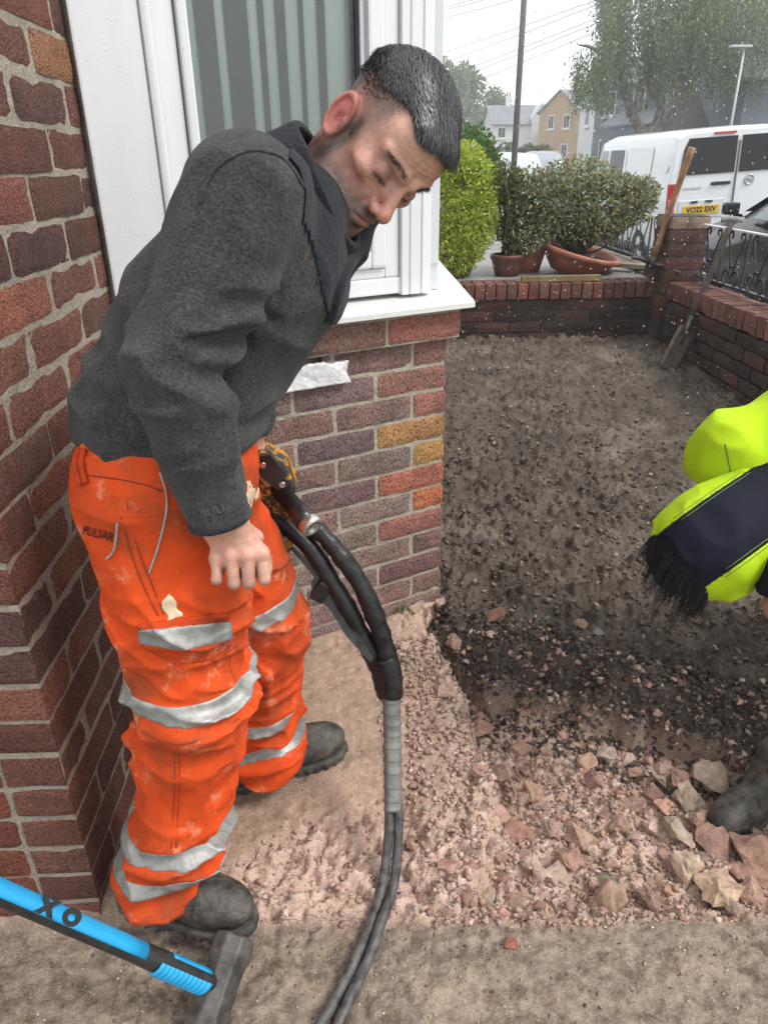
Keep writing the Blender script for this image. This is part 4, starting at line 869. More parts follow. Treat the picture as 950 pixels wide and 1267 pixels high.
for s in (-1, 1):
    mb = MB(); mb.tube(spline([(s*.86, 2.62, .98), (s*.95, 2.60, 1.0), (s*1.0, 2.58, 1.04)], 3), .022, 6); mb.box((s*1.02, 2.57, 1.06), (.17, .10, .125), None, .03); mb.build('wing_mirror', M_CARB, car)
    mb = MB(); mb.box((s*.66, 3.98, .64), (.25, .28, .12), None, .03); mb.build('headlight', simple('headlamp_lens', (.35, .37, .40), rough=.1), car)
for x in (-.80, .80):
    for y in (.75, 3.32): wheel(car, x, y, .31)
finish(car, cT)
# --- cars far down the street
def far_car(loc, rz, mat, label, sc=1.):
    c, T = root_local('parked_car', loc, rz, label, 'car')
    L_ = Loft([(0, .75, .55, .80, .30), (.1, .83, .6, 1.15, .25), (.4, .87, .62, 1.45, .22), (2.2, .88, .62, 1.52, .22), (3.1, .87, .68, 1.02, .22), (4.0, .82, .6, .86, .24), (4.2, .68, .5, .6, .3)], .55); L_.build([0, .1, .4, .9, 1.6, 2.2, 2.6, 3.1, 3.6, 4.0, 4.2], 'body', mat, c)
    for s in (-1, 1):
        L_.patch([(.6, 1.0), (1.5, 1.0), (1.5, 1.42), (.75, 1.40)], M_AUTOGLASS, 'side_window', c, s); L_.patch([(1.58, 1.0), (2.8, 1.0), (2.2, 1.42), (1.58, 1.42)], M_AUTOGLASS, 'side_window', c, s)
    mb = MB(); mb.prism([(-.52, .27, 1.12), (.52, .27, 1.12), (.46, .42, 1.40), (-.46, .42, 1.40)], (0, -1, .3), .02, .05); mb.build('rear_window', M_AUTOGLASS, c)
    for s in (-1, 1): mb = MB(); mb.box((s*.68, .05, .85), (.14, .1, .22), None, .02); mb.build('tail_light', M_RED, c)
    for x in (-.78, .78):
        for y in (.75, 3.35): wheel(c, x, y, .31)
    finish(c, T); return c
far_car((6.05, 25.5, float(zroad(25.5))), math.radians(-14), simple('silver_paint', (.38, .40, .43), rough=.25, metal=.5, coat=.5), 'silver hatchback parked farther along the road beyond the shrubs')
far_car((5.0, 23.5, float(zroad(24.))), math.radians(4), simple('pale_blue_paint', (.50, .55, .60), rough=.25, coat=.5), 'pale car parked by the lamp post, half behind the lime bush')
# ================================================================== lamp post, street light, cables
M_GALV = simple('galvanised', (.22, .23, .235), (.30, .31, .315), 12, .5, .3); M_GALVW = simple('pale_galvanised', (.48, .50, .51), rough=.5)
lp = empty('lamp_post', (2.23, 11.0, -.15), 0, 'tall plain grey lamp post rising beside the pavement', 'lamp post')
mb = MB(); mb.tube([(2.23, 11, -.15), (2.23, 11, .9)], .07, 14); mb.build('base', M_GALV, lp); mb = MB(); mb.tube([(2.23, 11, .9), (2.23, 11, 6.6)], [.042, .034], 14); mb.build('pole', M_GALV, lp); mb = MB(); mb.tube(spline([(2.23, 11, 6.6), (2.35, 11, 6.9), (2.9, 11, 7.0)], 4), .03, 8); mb.build('arm', M_GALV, lp); mb = MB(); mb.box((3.1, 11, 7.0), (.5, .2, .09), None, .03); mb.build('lantern', M_GALVW, lp)
s0 = atY(905, 150, 28.5); s1 = atY(912, 60, 28.5); sl_ = empty('street_light', (s0[0], 28.5, .2), 0, 'slim pale street light in front of the grey houses', 'street light')
mb = MB(); mb.tube([(s0[0], 28.5, float(zroad(28.5))), (s0[0], 28.5, s1[2])], [.055, .035], 10); mb.build('pole', M_GALVW, sl_); mb = MB(); mb.tube([(s0[0], 28.5, s1[2]-.02), (s0[0]-.25, 28.5, s1[2]+.06)], .03, 8); mb.build('arm', M_GALVW, sl_); mb = MB(); mb.box((s0[0]-.15, 28.5, s1[2]+.07), (.75, .24, .08), None, .03); mb.build('lantern', M_GALVW, sl_)
M_WIRE = simple('wire', (.10, .10, .105), rough=.6)
for (ax_, ay_), (bx_, by_) in (((537, 66), (735, -3)), ((537, 79), (735, 3)), ((537, 97), (735, 20)), ((537, 104), (735, 26)), ((537, 118), (735, 36)), ((537, 8), (590, -6)), ((537, 11), (600, -5)), ((537, 22), (640, -6))):
    A_ = atY(ax_, ay_, 38); B_ = atY(bx_, by_, 26); d_ = B_-A_; A_ = A_-d_*.5; B_ = B_+d_*.6; mid = (A_+B_)/2+np.array([0, 0, -.10]); mb = MB(); mb.tube(spline([A_, mid, B_], 8), .009, 5); tag(mb.build('overhead_cable', M_WIRE), 'thin dark overhead cable crossing the pale sky', 'cable', 'overhead cables across the street')
# ================================================================== houses down the street
M_RWHITE = simple('white_render', (.66, .68, .68), (.74, .75, .75), 2, .8, kind='World'); M_RTAN = simple('tan_render', (.42, .28, .15), (.50, .34, .19), 2, .85, kind='World'); M_RGREY = simple('bluegrey_render', (.155, .175, .205), (.19, .21, .24), 2, .85, kind='World'); M_SLATE = simple('roof_slate', (.16, .165, .18), (.22, .225, .24), 1.5, .6, kind='World', bs=.4, bsc=14, bd=.03); M_WINW = simple('window_white', (.75, .76, .76), rough=.4); M_POT = simple('chimney_clay', (.42, .22, .10), rough=.8); M_DKROOF = simple('dark_roof', (.085, .088, .095), (.12, .122, .13), 1.5, .6, kind='World')
def gable_house(label, loc, rz, w, d, eaves, ridge, wall, roofm, wins, chim=(), name='street_house', over=.25, extra=None):
    """front wall on local y=0 (facing -y), ridge along local x; wins: (face, u, z, w, h) face f front, l left gable, r right gable"""
    h, T = root_local(name, loc, rz, label, 'house', 'houses down the street')
    mb = MB(); P = [(0, 0), (w, 0), (w, d), (0, d)]; V = [(x, y, -1.0) for x, y in P]+[(x, y, eaves) for x, y in P]+[(0, d/2, ridge), (w, d/2, ridge)]
    mb.add(V, [(0, 1, 5, 4), (1, 2, 6, 9, 5), (2, 3, 7, 6), (3, 0, 4, 8, 7), (4, 5, 9, 8), (6, 7, 8, 9)]); mb.build('wall', wall, h)
    k = (ridge-eaves)/(d/2); mb = MB(); t_ = .12
    for sg in (0, 1):
        y0, y1 = (-over, d/2) if sg == 0 else (d+over, d/2); z0 = eaves-k*over
        mb.prism([(-over, y0, z0), (w+over, y0, z0), (w+over, y1, ridge), (-over, y1, ridge)], (0, 0, 1), .02, t_)
    rf = mb.build('roof', roofm, h)
    for cx in chim:
        mb = MB(); mb.box((cx, d/2, ridge+.35), (.55, .5, 1.3)); c_ = mb.build('chimney', wall, h); mb = MB()
        for q in (-.15, .15): mb.lathe([(.11, 0), (.09, .35), (.10, .38)], (cx+q, d/2, ridge+1.0), 8)
        mb.build('chimney_pot', M_POT, c_)
    for face, u, z, ww, hh in wins:
        def put(mb, a0, a1, b0, b1, o0, o1):
            if face == 'f': mb.prism([(a0, 0, b0), (a1, 0, b0), (a1, 0, b1), (a0, 0, b1)], (0, -1, 0), o0, o1)
            elif face == 'l': mb.prism([(0, a0, b0), (0, a1, b0), (0, a1, b1), (0, a0, b1)], (-1, 0, 0), o0, o1)
            else: mb.prism([(w, a0, b0), (w, a1, b0), (w, a1, b1), (w, a0, b1)], (1, 0, 0), o0, o1)
        mb = MB(); put(mb, u, u+ww, z, z+hh, .0, .05); wn = mb.build('window', M_WINW, h); mb = MB(); q = .09
        put(mb, u+q, u+ww/2-q/3, z+q, z+hh-q, .052, .06); put(mb, u+ww/2+q/3, u+ww-q, z+q, z+hh-q, .052, .06); mb.build('pane', M_AUTOGLASS, wn); mb = MB(); put(mb, u-.08, u+ww+.08, z-.12, z-.003, .0, .12); mb.build('sill', M_WINW, wn)
    if extra: extra(h)
    finish(h, T); return h
zb = .95
def wing(h):
    mb = MB(); mb.prism([(4.3, -.6, -1), (6.2, -.6, -1), (6.2, -.6, 4.6), (5.25, -.6, 5.9), (4.3, -.6, 4.6)], (0, 1, 0), 0, 3); mb.build('gable_wing', M_RWHITE, h)
    mb = MB(); mb.prism([(4.1, -.75, 4.35), (5.25, -.75, 5.98), (6.4, -.75, 4.35), (6.4, -.75, 4.55), (5.25, -.75, 6.16), (4.1, -.75, 4.55)], (0, 1, 0), 0, .12); mb.build('bargeboard', M_WINW, h)
gable_house('white rendered house with a slate roof and clay chimney pots beyond the lamp post', (15.6, 90, zb), 0, 6.3, 6.5, 4.0, 5.9, M_RWHITE, M_SLATE, [('f', .6, 2.6, .9, 1.1), ('f', 4.9, 2.7, .9, 1.2)], (2.2, ), extra=wing)
def tanextra(h):
    mb = MB(); mb.box((2.4, -.5, .9), (1.2, 1.0, 1.9), None, .02); mb.build('porch', M_DKROOF, h)
gable_house('tan rendered house with a front gable beside the white house', (23.3, 83, zb), math.radians(38), 4.6, 5.2, 4.9, 6.8, M_RTAN, M_SLATE, [('l', 1.2, 3.3, .8, 1.3), ('l', 3.2, 3.3, .8, 1.3), ('f', 1.4, 3.2, .8, 1.4), ('l', 1.2, .6, .8, 1.3)], (2.6, ), extra=tanextra)
gable_house('white gabled house half behind the hanging birch branches', (16.0, 51, .75), 0, 5.0, 6, 4.3, 6.2, M_RWHITE, M_SLATE, [('f', .6, 2.7, .8, 1.2), ('l', 1.2, 2.6, .9, 1.2), ('f', .5, .0, .9, 1.7), ('f', 2.1, -.4, .9, 2.1), ('l', 3.6, 2.6, .9, 1.2)])
def greyextra(h):
    mb = MB(); mb.prism([(2.4, -1.3, 2.35), (9.6, -1.3, 2.35), (9.6, 0, 3.1), (2.4, 0, 3.1)], (0, 0, 1), 0, .1); mb.build('porch_roof', M_SLATE, h); mb = MB(); mb.box((6, -.6, 1.0), (6.8, 1.15, 2.6)); mb.build('porch', M_RGREY, h)
gable_house('blue-grey rendered terrace with white windows behind the birch trunk', (14.8, 49.5, .6), math.radians(-72), 13, 7, 4.6, 6.6, M_RGREY, M_SLATE, [('f', 1.0, 3.0, 1.0, 1.3), ('f', 3.6, 3.0, 1.0, 1.3), ('f', 6.4, 3.0, 1.0, 1.3), ('f', 9.4, 3.0, 1.0, 1.3), ('f', .8, .4, 1.2, 1.4)], (6.5, ), extra=greyextra)
gable_house('low dark slate-roofed outbuilding behind the van roof', (14.0, 35, .35), math.radians(-12), 6.0, 5.0, 1.9, 3.4, M_RGREY, M_DKROOF, [('f', 1.5, .6, .9, .9)])
gable_house('large blue-grey house beside the street light', (15.2, 31.5, .25), math.radians(-6), 9, 7, 3.9, 6.6, M_RGREY, M_DKROOF, [('f', 2.0, 2.4, 1.0, 1.3)], over=.3)
# ================================================================== trees
def tree_mass(label, base, lumps, n, size, cols, seed, trunk_h, group):
    r = empty('broadleaf_tree', base, 0, label, 'tree', group); R = np.random.RandomState(seed)
    mb = MB(); b = np.array(base); mb.tube(spline([b, b+np.array([.1, 0, trunk_h*.5]), b+np.array([0, .1, trunk_h])], 4), [.35-.025*i for i in range(9)], 8)
    for c, rr in lumps: mb.tube(spline([b+np.array([0, 0, trunk_h*.6]), (b+np.array(c))/2+np.array([0, 0, trunk_h*.3]), np.array(c)], 3), [.16-.02*i for i in range(7)], 6)
    mb.build('trunk', M_BARK, r); P, d = clump_points(R, lumps, n, .35); D = d*.5+R.normal(size=(n, 3))*.7; D /= np.linalg.norm(D, axis=1)[:, None]
    link('crown', leaf_mesh('crown', P, D, size, .7, tints(R, n, cols, .35), R), M_LEAF, r); return r
GR = [(.15, .22, .085), (.18, .25, .10), (.12, .17, .07), (.21, .28, .12)]
def lumpset(R, c, r, n): return [((c[0]+R.uniform(-1, 1)*r[0]*.75, c[1]+R.uniform(-1, 1)*r[1]*.7, c[2]+R.uniform(-1, 1)*r[2]*.75), tuple(q*R.uniform(.32, .5) for q in r)) for _ in range(n)]
Rt = np.random.RandomState(5)
tree_mass('tall broad tree fading into the drizzle behind the white house', (13.0, 100, 1.0), lumpset(Rt, (13.2, 100, 7.2), (3.9, 3.5, 4.6), 14), 5200, .48, GR, 51, 5, 'trees beyond the houses')
tree_mass('rounded tree above the white house roof by the lamp post', (18.0, 104, 1.0), lumpset(Rt, (18.0, 104, 6.6), (2.4, 2.5, 3.0), 9), 2600, .45, GR, 52, 4.5, 'trees beyond the houses')
tree_mass('small tree peeping above the white house gable', (22.6, 108, 1.0), lumpset(Rt, (22.2, 108, 5.3), (1.8, 2, 1.8), 6), 1200, .45, GR, 53, 3.5, 'trees beyond the houses')
tree_mass('dense green tree behind the right-hand grey house', (22, 46, .7), lumpset(Rt, (21, 46, 7), (6, 4, 3.4), 12), 5200, .34, GR, 54, 4, 'trees beyond the houses')
tree_mass('low bush in front of the white house by the parked cars', (11.0, 50, .7), lumpset(Rt, (10.9, 50, 1.6), (1.6, 1, .9), 7), 1800, .22, [(.12, .15, .06), (.16, .18, .08), (.09, .12, .05)], 55, .8, 'trees beyond the houses')
# weeping birch
br = empty('weeping_birch', (12.2, 32.8, .3), 0, 'weeping silver birch with forked pale trunk and hanging branches', 'tree'); R = np.random.RandomState(77)
M_BIRCH = simple('birch_bark', (.34, .30, .26), (.12, .10, .085), 5, .85, kind='World', bs=.5, bsc=14, bd=.03)
mb = MB(); b0 = np.array([12.2, 32.8, .2]); fork = atY(797, 172, 32.8)
limbs = [[fork, atY(775, 120, 32.8), atY(765, 60, 32.6), atY(748, 10, 32.4), atY(735, -50, 32)], [fork, atY(812, 150, 32.8), atY(822, 90, 32.8), atY(818, 20, 33), atY(815, -60, 33)], [fork, atY(828, 148, 32.6), atY(850, 100, 32.4), atY(858, 30, 32.2), atY(868, -50, 32)], [atY(815, 130, 32.8), atY(800, 70, 33.4), atY(792, 0, 34), atY(780, -60, 34)], [atY(850, 105, 32.4), atY(885, 60, 32), atY(915, 0, 31.6), atY(940, -50, 31)], [atY(770, 85, 32.6), atY(735, 60, 32.2), atY(715, 55, 32)], [atY(858, 40, 32.2), atY(830, -20, 31), atY(800, -70, 30)]]
mb.tube(spline([b0, (b0+fork)/2, fork], 4), [.46, .44, .42, .40, .38, .37, .36, .35, .34], 10)
for L_ in limbs: S_ = spline(L_, 5); mb.tube(S_, [(.21 if L_[0] is fork else .12)*(1-.85*i/(len(S_)-1)) for i in range(len(S_))], 8)
mb.build('trunk', M_BIRCH, br)
PP = []; DD = []; st = MB()
for i in range(330):
    px_ = R.choice([R.uniform(712, 760), R.uniform(745, 900), R.uniform(860, 990)], p=[.18, .52, .30]); top = R.uniform(-60, 50) if px_ > 745 else R.uniform(55, 105)
    ln = R.uniform(45, 125)*(1 if px_ > 745 else .75); bot = min(top+ln, R.uniform(100, 150) if px_ < 860 else R.uniform(105, 140)); bot = max(bot, top+15); Yd = R.uniform(30.3, 35)
    if px_ < 745: bot = top+R.uniform(30, 75)
    dx = R.uniform(-9, 9); A_ = atY(px_, top, Yd); B_ = atY(px_+dx, bot, Yd+R.uniform(-.4, .4)); n_ = int(40+np.linalg.norm(B_-A_)*42); tt = R.rand(n_)
    PP.append(A_+(B_-A_)*tt[:, None]+R.normal(size=(n_, 3))*(.10+.16*(1-tt))[:, None]); DD.append(np.array([0, 0, -1.])+R.normal(size=(n_, 3))*.55)
    if i % 2 == 0: st.tube([A_, (A_+B_)/2+np.array([.05, 0, 0]), B_], [.014, .009, .004], 4, False)
for L_ in ([(748, 58), (735, 62), (718, 66)], [(742, 110), (738, 130), (736, 152)]):
    pass
PP = np.concatenate(PP); DD = np.concatenate(DD); DD /= np.linalg.norm(DD, axis=1)[:, None]
link('crown', leaf_mesh('crown', PP, DD, .12, .5, tints(R, len(PP), [(.15, .205, .10), (.19, .25, .12), (.11, .15, .08), (.23, .28, .15)], .3), R), M_LEAF, br); st.build('hanging_twigs', M_BARK, br)
# ================================================================== the worker by the wall
def trace(P, dr, fn, off=0., n=40):
    """slide points along dr onto the surface fn, then lift them off it by off"""
    P = np.array(P, np.float32); dr = np.asarray(nrm(dr), np.float32)
    for _ in range(n): P = P+dr*(fn(P)*.8)[:, None]
    return P-dr*off
def px_on(fn, pts, Ys, off=.002):
    """photo pixels to points on a modelled surface: march each view ray to it"""
    out = []
    for x, y in pts:
        d = nrm(ray(x, y)).astype(np.float32); p_ = (CAMO+d*(np.linalg.norm(atY(x, y, Ys)-CAMO))).astype(np.float32)
        for _ in range(60): p_ = p_+d*float(fn(p_[None])[0])*.8
        out.append(p_-d*off)
    return np.array(out)
f32 = lambda *a: np.array(a, np.float32)
# ---- trousers
NL = [(f32(-.312, 1.005, .84), .114), (f32(-.290, .985, .69), .100), (f32(-.288, .962, .505), .088), (f32(-.333, .957, .27), .076), (f32(-.393, .957, .075), .084)]
FL = [(f32(-.298, 1.15, .83), .106), (f32(-.252, 1.178, .66), .096), (f32(-.205, 1.205, .46), .085), (f32(-.232, 1.235, .25), .074), (f32(-.232, 1.25, .095), .080)]
def ridge(P, sx, sz, seed, k=2.): return (1-np.abs(2*noise3(P*f32(sx, sx, sz), 1., seed)-1))**k
DIAG = np.array([[.8, 0, .6], [0, 1, 0], [-.6, 0, .8]], np.float32)
def leg(P, L, lowz, tag_):
    d = None
    for (a, ra), (b, rb) in zip(L, L[1:]):
        q = rcone(P, a, b, ra, rb); d = q if d is None else smin(d, q, .03)
    z = P[:, 2]; th = P[:, 0]*6+P[:, 1]*9
    ank = np.exp(-((z-lowz-.11)/.10)**2); kn = np.exp(-((z-.47)/.10)**2)
    w1 = ridge(P+noise3(P, 9, tag_)[:, None]*.03, 7., 24., tag_+1); w2 = ridge(P+noise3(P, 7, tag_+2)[:, None]*.05, 15., 5., tag_+3)
    q3 = np.sin((z+.020*np.sin(th*1.3+tag_)+.025*noise3(P, 11, tag_+9))*2*math.pi/.062)*.009
    w4 = ridge(P@DIAG+noise3(P, 5, tag_+6)[:, None]*.06, 9., 26., tag_+7, 3.); thigh = np.exp(-((z-.66)/.12)**2)
    d = d-(.026*ank+.022*kn+.006)*(w1-.42)-.015*(w2-.40)*(1-.5*ank)-.016*(w4-.30)*(kn+thigh*.8+.35*ank)-q3*.9*ank
    # hem flares and sits on the boot
    return smax(d, lowz-z+.012*(noise3(P, 12, tag_+5)-.5), .012)
def d_near(P): return leg(P, NL, .045, 3)
def d_far(P): return leg(P, FL, .055, 23)
def d_trous(P):
    d = smin(d_near(P), d_far(P), .022)
    pel = ell(P, (-.300, 1.085, .875), (.134, .165, .135)); d = smin(d, pel-.004*(ridge(P, 16., 9., 41)-.3), .05)
    return smax(d, P[:, 2]-.985+.25*(P[:, 0]+.3)*0, .01)
# ---- jacket
H0, H1, H2, H3 = f32(-.285, 1.09, .965), f32(-.208, 1.10, 1.095), f32(-.128, 1.115, 1.175), f32(-.075, 1.125, 1.245)
SH = atY(303, 243, .985).astype(np.float32); EL = atY(227, 432, .905).astype(np.float32); FA = atY(233, 508, .890).astype(np.float32); CU = atY(269, 636, .885).astype(np.float32)
FS = f32(-.045, 1.235, 1.215); FE = atY(322, 412, 1.27).astype(np.float32); FC = atY(304, 526, 1.265).astype(np.float32)
def d_sleeve(P):
    d = smin(rcone(P, SH, EL, .078, .058), smin(rcone(P, EL, FA, .058, .048), rcone(P, FA, CU, .048, .0365), .02), .02)
    al = P[:, 2]-EL[2]; el = np.exp(-((al+.015)/.07)**2); lo = np.exp(-((P[:, 2]-.93)/.09)**2)
    w = ridge(P+noise3(P, 8, 61)[:, None]*.04, 9., 24., 62); v = ridge(P+noise3(P, 6, 63)[:, None]*.05, 13., 6., 64)
    fold = np.sin((P[:, 2]+.35*(P[:, 0]-EL[0])+.02*noise3(P, 10, 66))*2*math.pi/.055)*.007*el*np.clip((P[:, 0]-EL[0])/.04, 0, 1)
    d = d-(.024*el+.012*lo+.003)*(w-.40)-.008*(v-.38)-fold*1.3
    ax = (CU-FA)/np.linalg.norm(CU-FA); cut = (P-CU)@ax-.014; return smax(d, cut, .006)
def d_fsleeve(P):
    d = smin(rcone(P, FS, FE, .076, .054), rcone(P, FE, FC, .054, .043), .02); w = ridge(P+noise3(P, 8, 71)[:, None]*.03, 8., 22., 72); d = d-.012*(w-.35)
    ax = (FC-FE)/np.linalg.norm(FC-FE); return smax(d, (P-FC)@ax-.01, .008)
def d_torso(P):
    Y = (0, 1, 0)
    d = smin(fcone(P, H0, H1, .136, .122, Y, 1.14), fcone(P, H1, H2, .122, .114, Y, 1.26), .04); d = smin(d, fcone(P, H2, H3, .114, .058, Y, 1.20), .04)
    w = ridge(P@np.array([[.9, 0, .45], [0, 1, 0], [-.45, 0, .9]], np.float32)+noise3(P, 6, 81)[:, None]*.05, 8., 14., 82); v = ridge(P+noise3(P, 5, 83)[:, None]*.06, 6., 9., 84, 1.5)
    low = np.exp(-((P[:, 2]-1.0)/.08)**2); d = d-(.007+.010*low)*(w-.38)-.009*(v-.42)
    hz = .905+.10*(P[:, 0]+.42)*-.35+.012*(noise3(P, 9, 85)-.5); bulge = -.010*np.exp(-((P[:, 2]-hz-.035)/.03)**2)+.012*np.exp(-((P[:, 2]-hz)/.02)**2)
    d = d+bulge; return smax(d, hz-P[:, 2], .010)
def d_jacket(P):
    t, s = d_torso(P), d_sleeve(P); up = sstep(1.13, 1.21, P[:, 2]); d = smin(t, s, .003+.030*up)
    d = d+.007*np.exp(-((t-s)/.010)**2)*(1-up)                     # the crease between arm and body
    return smin(d, d_fsleeve(P), .012)
# ---- head frame
HC = np.array([.047, 1.160, 1.330]); HR, HF, HU = np.array([-.593, -.662, .458]), np.array([.217, -.680, -.701]), np.array([.775, -.316, .547])
HF = nrm(HF); HR = nrm(HR-HF*(HR@HF)); HU = np.cross(HR, HF); HU = HU*np.sign(HU@np.array([.775, -.316, .547])); HM = np.stack([HR, HF, HU], 1).astype(np.float32); HC32 = HC.astype(np.float32)
loc = lambda P: (P-HC32)@HM
wor = lambda l: HC+HM.astype(float)@np.array(l, float)
def d_headL(l):
    a = l.copy(); a[:, 0] = np.abs(a[:, 0])
    d = ell(l, (0, -.010, .029), (.0735, .083, .076)); d = smin(d, ell(l, (0, .034, -.028), (.0575, .058, .084)), .03); d = smin(d, ell(l, (0, .050, .042), (.058, .038, .042)), .02)
    d = smin(d, rcone(a, (.053, .002, -.050), (.020, .062, -.098), .018, .020), .022); d = smin(d, ell(l, (0, .066, -.100), (.022, .022, .018)), .015)
    d = smin(d, ell(a, (.044, .058, -.022), (.019, .019, .015)), .014); d = smax(d, -ell(a, (.052, .052, -.060), (.016, .022, .020)), .022)
    d = smin(d, rcone(a, (.048, .067, .021), (.013, .088, .014), .009, .011), .007)
    d = smax(d, -ell(a, (.031, .094, -.003), (.0165, .0130, .0105)), .010)
    ed = ell(a, (.031, .0735, -.005), (.0142, .0135, .0125)); d = smin(d, ed, .004)
    d = smax(d, -rcone(a, (.019, .090, -.0125), (.043, .0815, -.0115), .0017, .0017), .003)          # lid line of the lowered eye
    d = smax(d, -rcone(a, (.020, .0895, .0055), (.042, .082, .006), .0014, .0014), .003)
    d = smin(d, rcone(l, (0, .086, .006), (0, .108, -.034), .0078, .0105), .010); d = smin(d, ell(l, (0, .1105, -.0385), (.0115, .0115, .0105)), .006); d = smin(d, ell(a, (.0135, .099, -.0415), (.0078, .0105, .0085)), .005)
    d = smax(d, -ell(a, (.0075, .1045, -.0505), (.0042, .0060, .0040)), .003)
    d = smin(d, ell(l, (0, .084, -.066), (.026, .014, .016)), .012); d = smin(d, ell(l, (0, .0945, -.0635), (.020, .0060, .0050)), .004); d = smin(d, ell(l, (0, .0935, -.0745), (.018, .0065, .0056)), .004)
    d = smax(d, -rcone(a, (0, .103, -.069), (.024, .090, -.070), .0018, .0014), .003)
    # ears
    e = a-f32(.0745, -.006, -.018); c, s = math.cos(.45), math.sin(.45); ex = e[:, 0]*c-e[:, 1]*s*-1; ey = -e[:, 0]*s*1+e[:, 1]*c; ez = e[:, 2]
    ey2 = ey+.15*ez; pl = ell(np.stack([ex, ey2, ez], 1), (0, 0, 0), (.0062, .0185, .0335)); rim = np.hypot(np.hypot(ey2/.0165, ez/.0305)*.024-.0225, ex-.005)-.0042
    ear = smin(pl, rim, .004); ear = smax(ear, -ell(np.stack([ex, ey2, ez], 1), (.009, .003, -.005), (.0085, .0088, .0135)), .004); ear = smax(ear, -ell(np.stack([ex, ey2, ez], 1), (.0085, -.002, .014), (.005, .008, .010)), .004)
    ear = smin(ear, rcone(np.stack([ex, ey2, ez], 1), (.006, .010, .002), (.005, .011, -.008), .0036, .0036), .003)
    fh = np.exp(-((l[:, 2]-.042)/.018)**2)*(l[:, 1] > .03); d = d+fh*.00042*(a[:, 0] < .042)*np.sin(l[:, 2]*2*math.pi/.0075+2*np.sin(l[:, 0]*60))
    d = d+.0016*np.exp(-((a[:, 0]-.020-.35*(-.045-l[:, 2]))/.0035)**2)*np.exp(-((l[:, 2]+.055)/.014)**2)*(l[:, 1] > .05)     # nose-to-mouth fold
    d = d+.0009*np.exp(-((l[:, 2]+.0235)/.0018)**2)*np.exp(-((a[:, 0]-.030)/.014)**2)*(l[:, 1] > .05)                     # under-eye fold
    d = smin(d, ear, .006); return d
def hairline(l):     # >0 inside the long hair
    al = np.abs(l[:, 0]); top = l[:, 2]-(.048+.020*np.clip(al/.05, 0, 1.2)**2*0); front = .078-.55*np.clip(al-.034, 0, 1)-.35*np.clip(l[:, 2]-.075, -1, 0)*-1
    return np.minimum(np.minimum(l[:, 2]-(.036+.020*sstep(.035, .06, al)+.30*np.clip(l[:, 1]-.0, 0, 1)), front-l[:, 1]), l[:, 2]+.4*(l[:, 1]+.12))
NK0, NK1 = wor((0, -.022, -.050)).astype(np.float32), f32(-.085, 1.135, 1.20)
def d_head(P): return smin(d_headL(loc(P)), rcone(P, NK0, NK1, .055, .062), .025)
# ---- the hanging hand
WR = atY(272, 640, .885); KN = [atY(*q) for q in ((268, 692, .885), (287, 689, .879), (306, 686, .879), (324, 685, .885))]; PIP = [atY(*q) for q in ((268, 717, .872), (289.5, 722, .866), (308, 721, .867), (327, 717, .873))]
HN = nrm(np.cross(KN[3]-KN[0], KN[1]-WR)); HN = HN if HN[1] < 0 else -HN; HN = HN.astype(np.float32)
def d_hand(P):
    kc = (KN[0]+KN[3])/2; dn = nrm(kc-WR); d = fcone(P, WR-dn*.05, WR, .027, .027, HN, .78); d = smin(d, fcone(P, WR, kc-dn*.010+HN*-.006, .027, .036, HN, .46), .02)
    fin = None
    for i, (k, q) in enumerate(zip(KN, PIP)):
        r = (.0082, .0092, .0096, .0094)[i]; up = -nrm(q-k); back = -HN.astype(float); m2 = q+back*.026+up*.004; m3 = m2+up*.020+back*.004
        met = WR+(k-WR)*.35; f = smin(rcone(P, k-HN*.004*0, q, r*1.02, r*.93), smin(rcone(P, q, m2, r*.93, r*.88), rcone(P, m2, m3, r*.88, r*.78), .003), .003)
        d = smin(d, ell(P, k+HN*.0015, (r*1.12, r*1.12, r*1.12)), .010); d = smin(d, rcone(P, met, k, .0045, .0060)-.0005+.004, .010)
        fin = f if fin is None else np.minimum(fin, f)
    d = smin(d, fin, .0035)
    t0 = WR+(KN[3]-WR)*.35-HN*.018; t1 = t0+nrm(KN[3]-WR)*.032-HN*.010; t2 = t1+nrm(PIP[2]-KN[3])*.028-HN*.006
    d = smin(d, smin(rcone(P, t0, t1, .015, .0115), rcone(P, t1, t2, .0115, .0095), .004), .008); return d
# ---- far hand on the breaker's grip
GA, GB = atY(296, 556, 1.30), atY(327, 585, 1.28)
def d_hand2(P):
    w = np.array(FC, float); c = (GA+GB)/2; n = nrm(GB-GA); d = rcone(P, w, c+np.array([0, -.015, .02]), .026, .032)
    for i in range(4):
        b = GA+(GB-GA)*(.1+.27*i); o1 = b+np.array([-.010, -.028, .016]); o2 = b+np.array([.014, -.030, -.012]); o3 = b+np.array([.018, -.004, -.026]); r = .0098-.0005*abs(i-1)
        d = smin(d, smin(rcone(P, o1, o2, r, r), rcone(P, o2, o3, r, r*.85), .003), .004)
    t = c+np.array([-.02, .012, .02]); d = smin(d, rcone(P, t, t+np.array([.04, .012, -.02]), .012, .010), .006); return d
person = empty('person', (-.30, 1.08, 0), 0, 'man in grey fleece and orange hi-vis trousers looking down beside the brick wall', 'person')
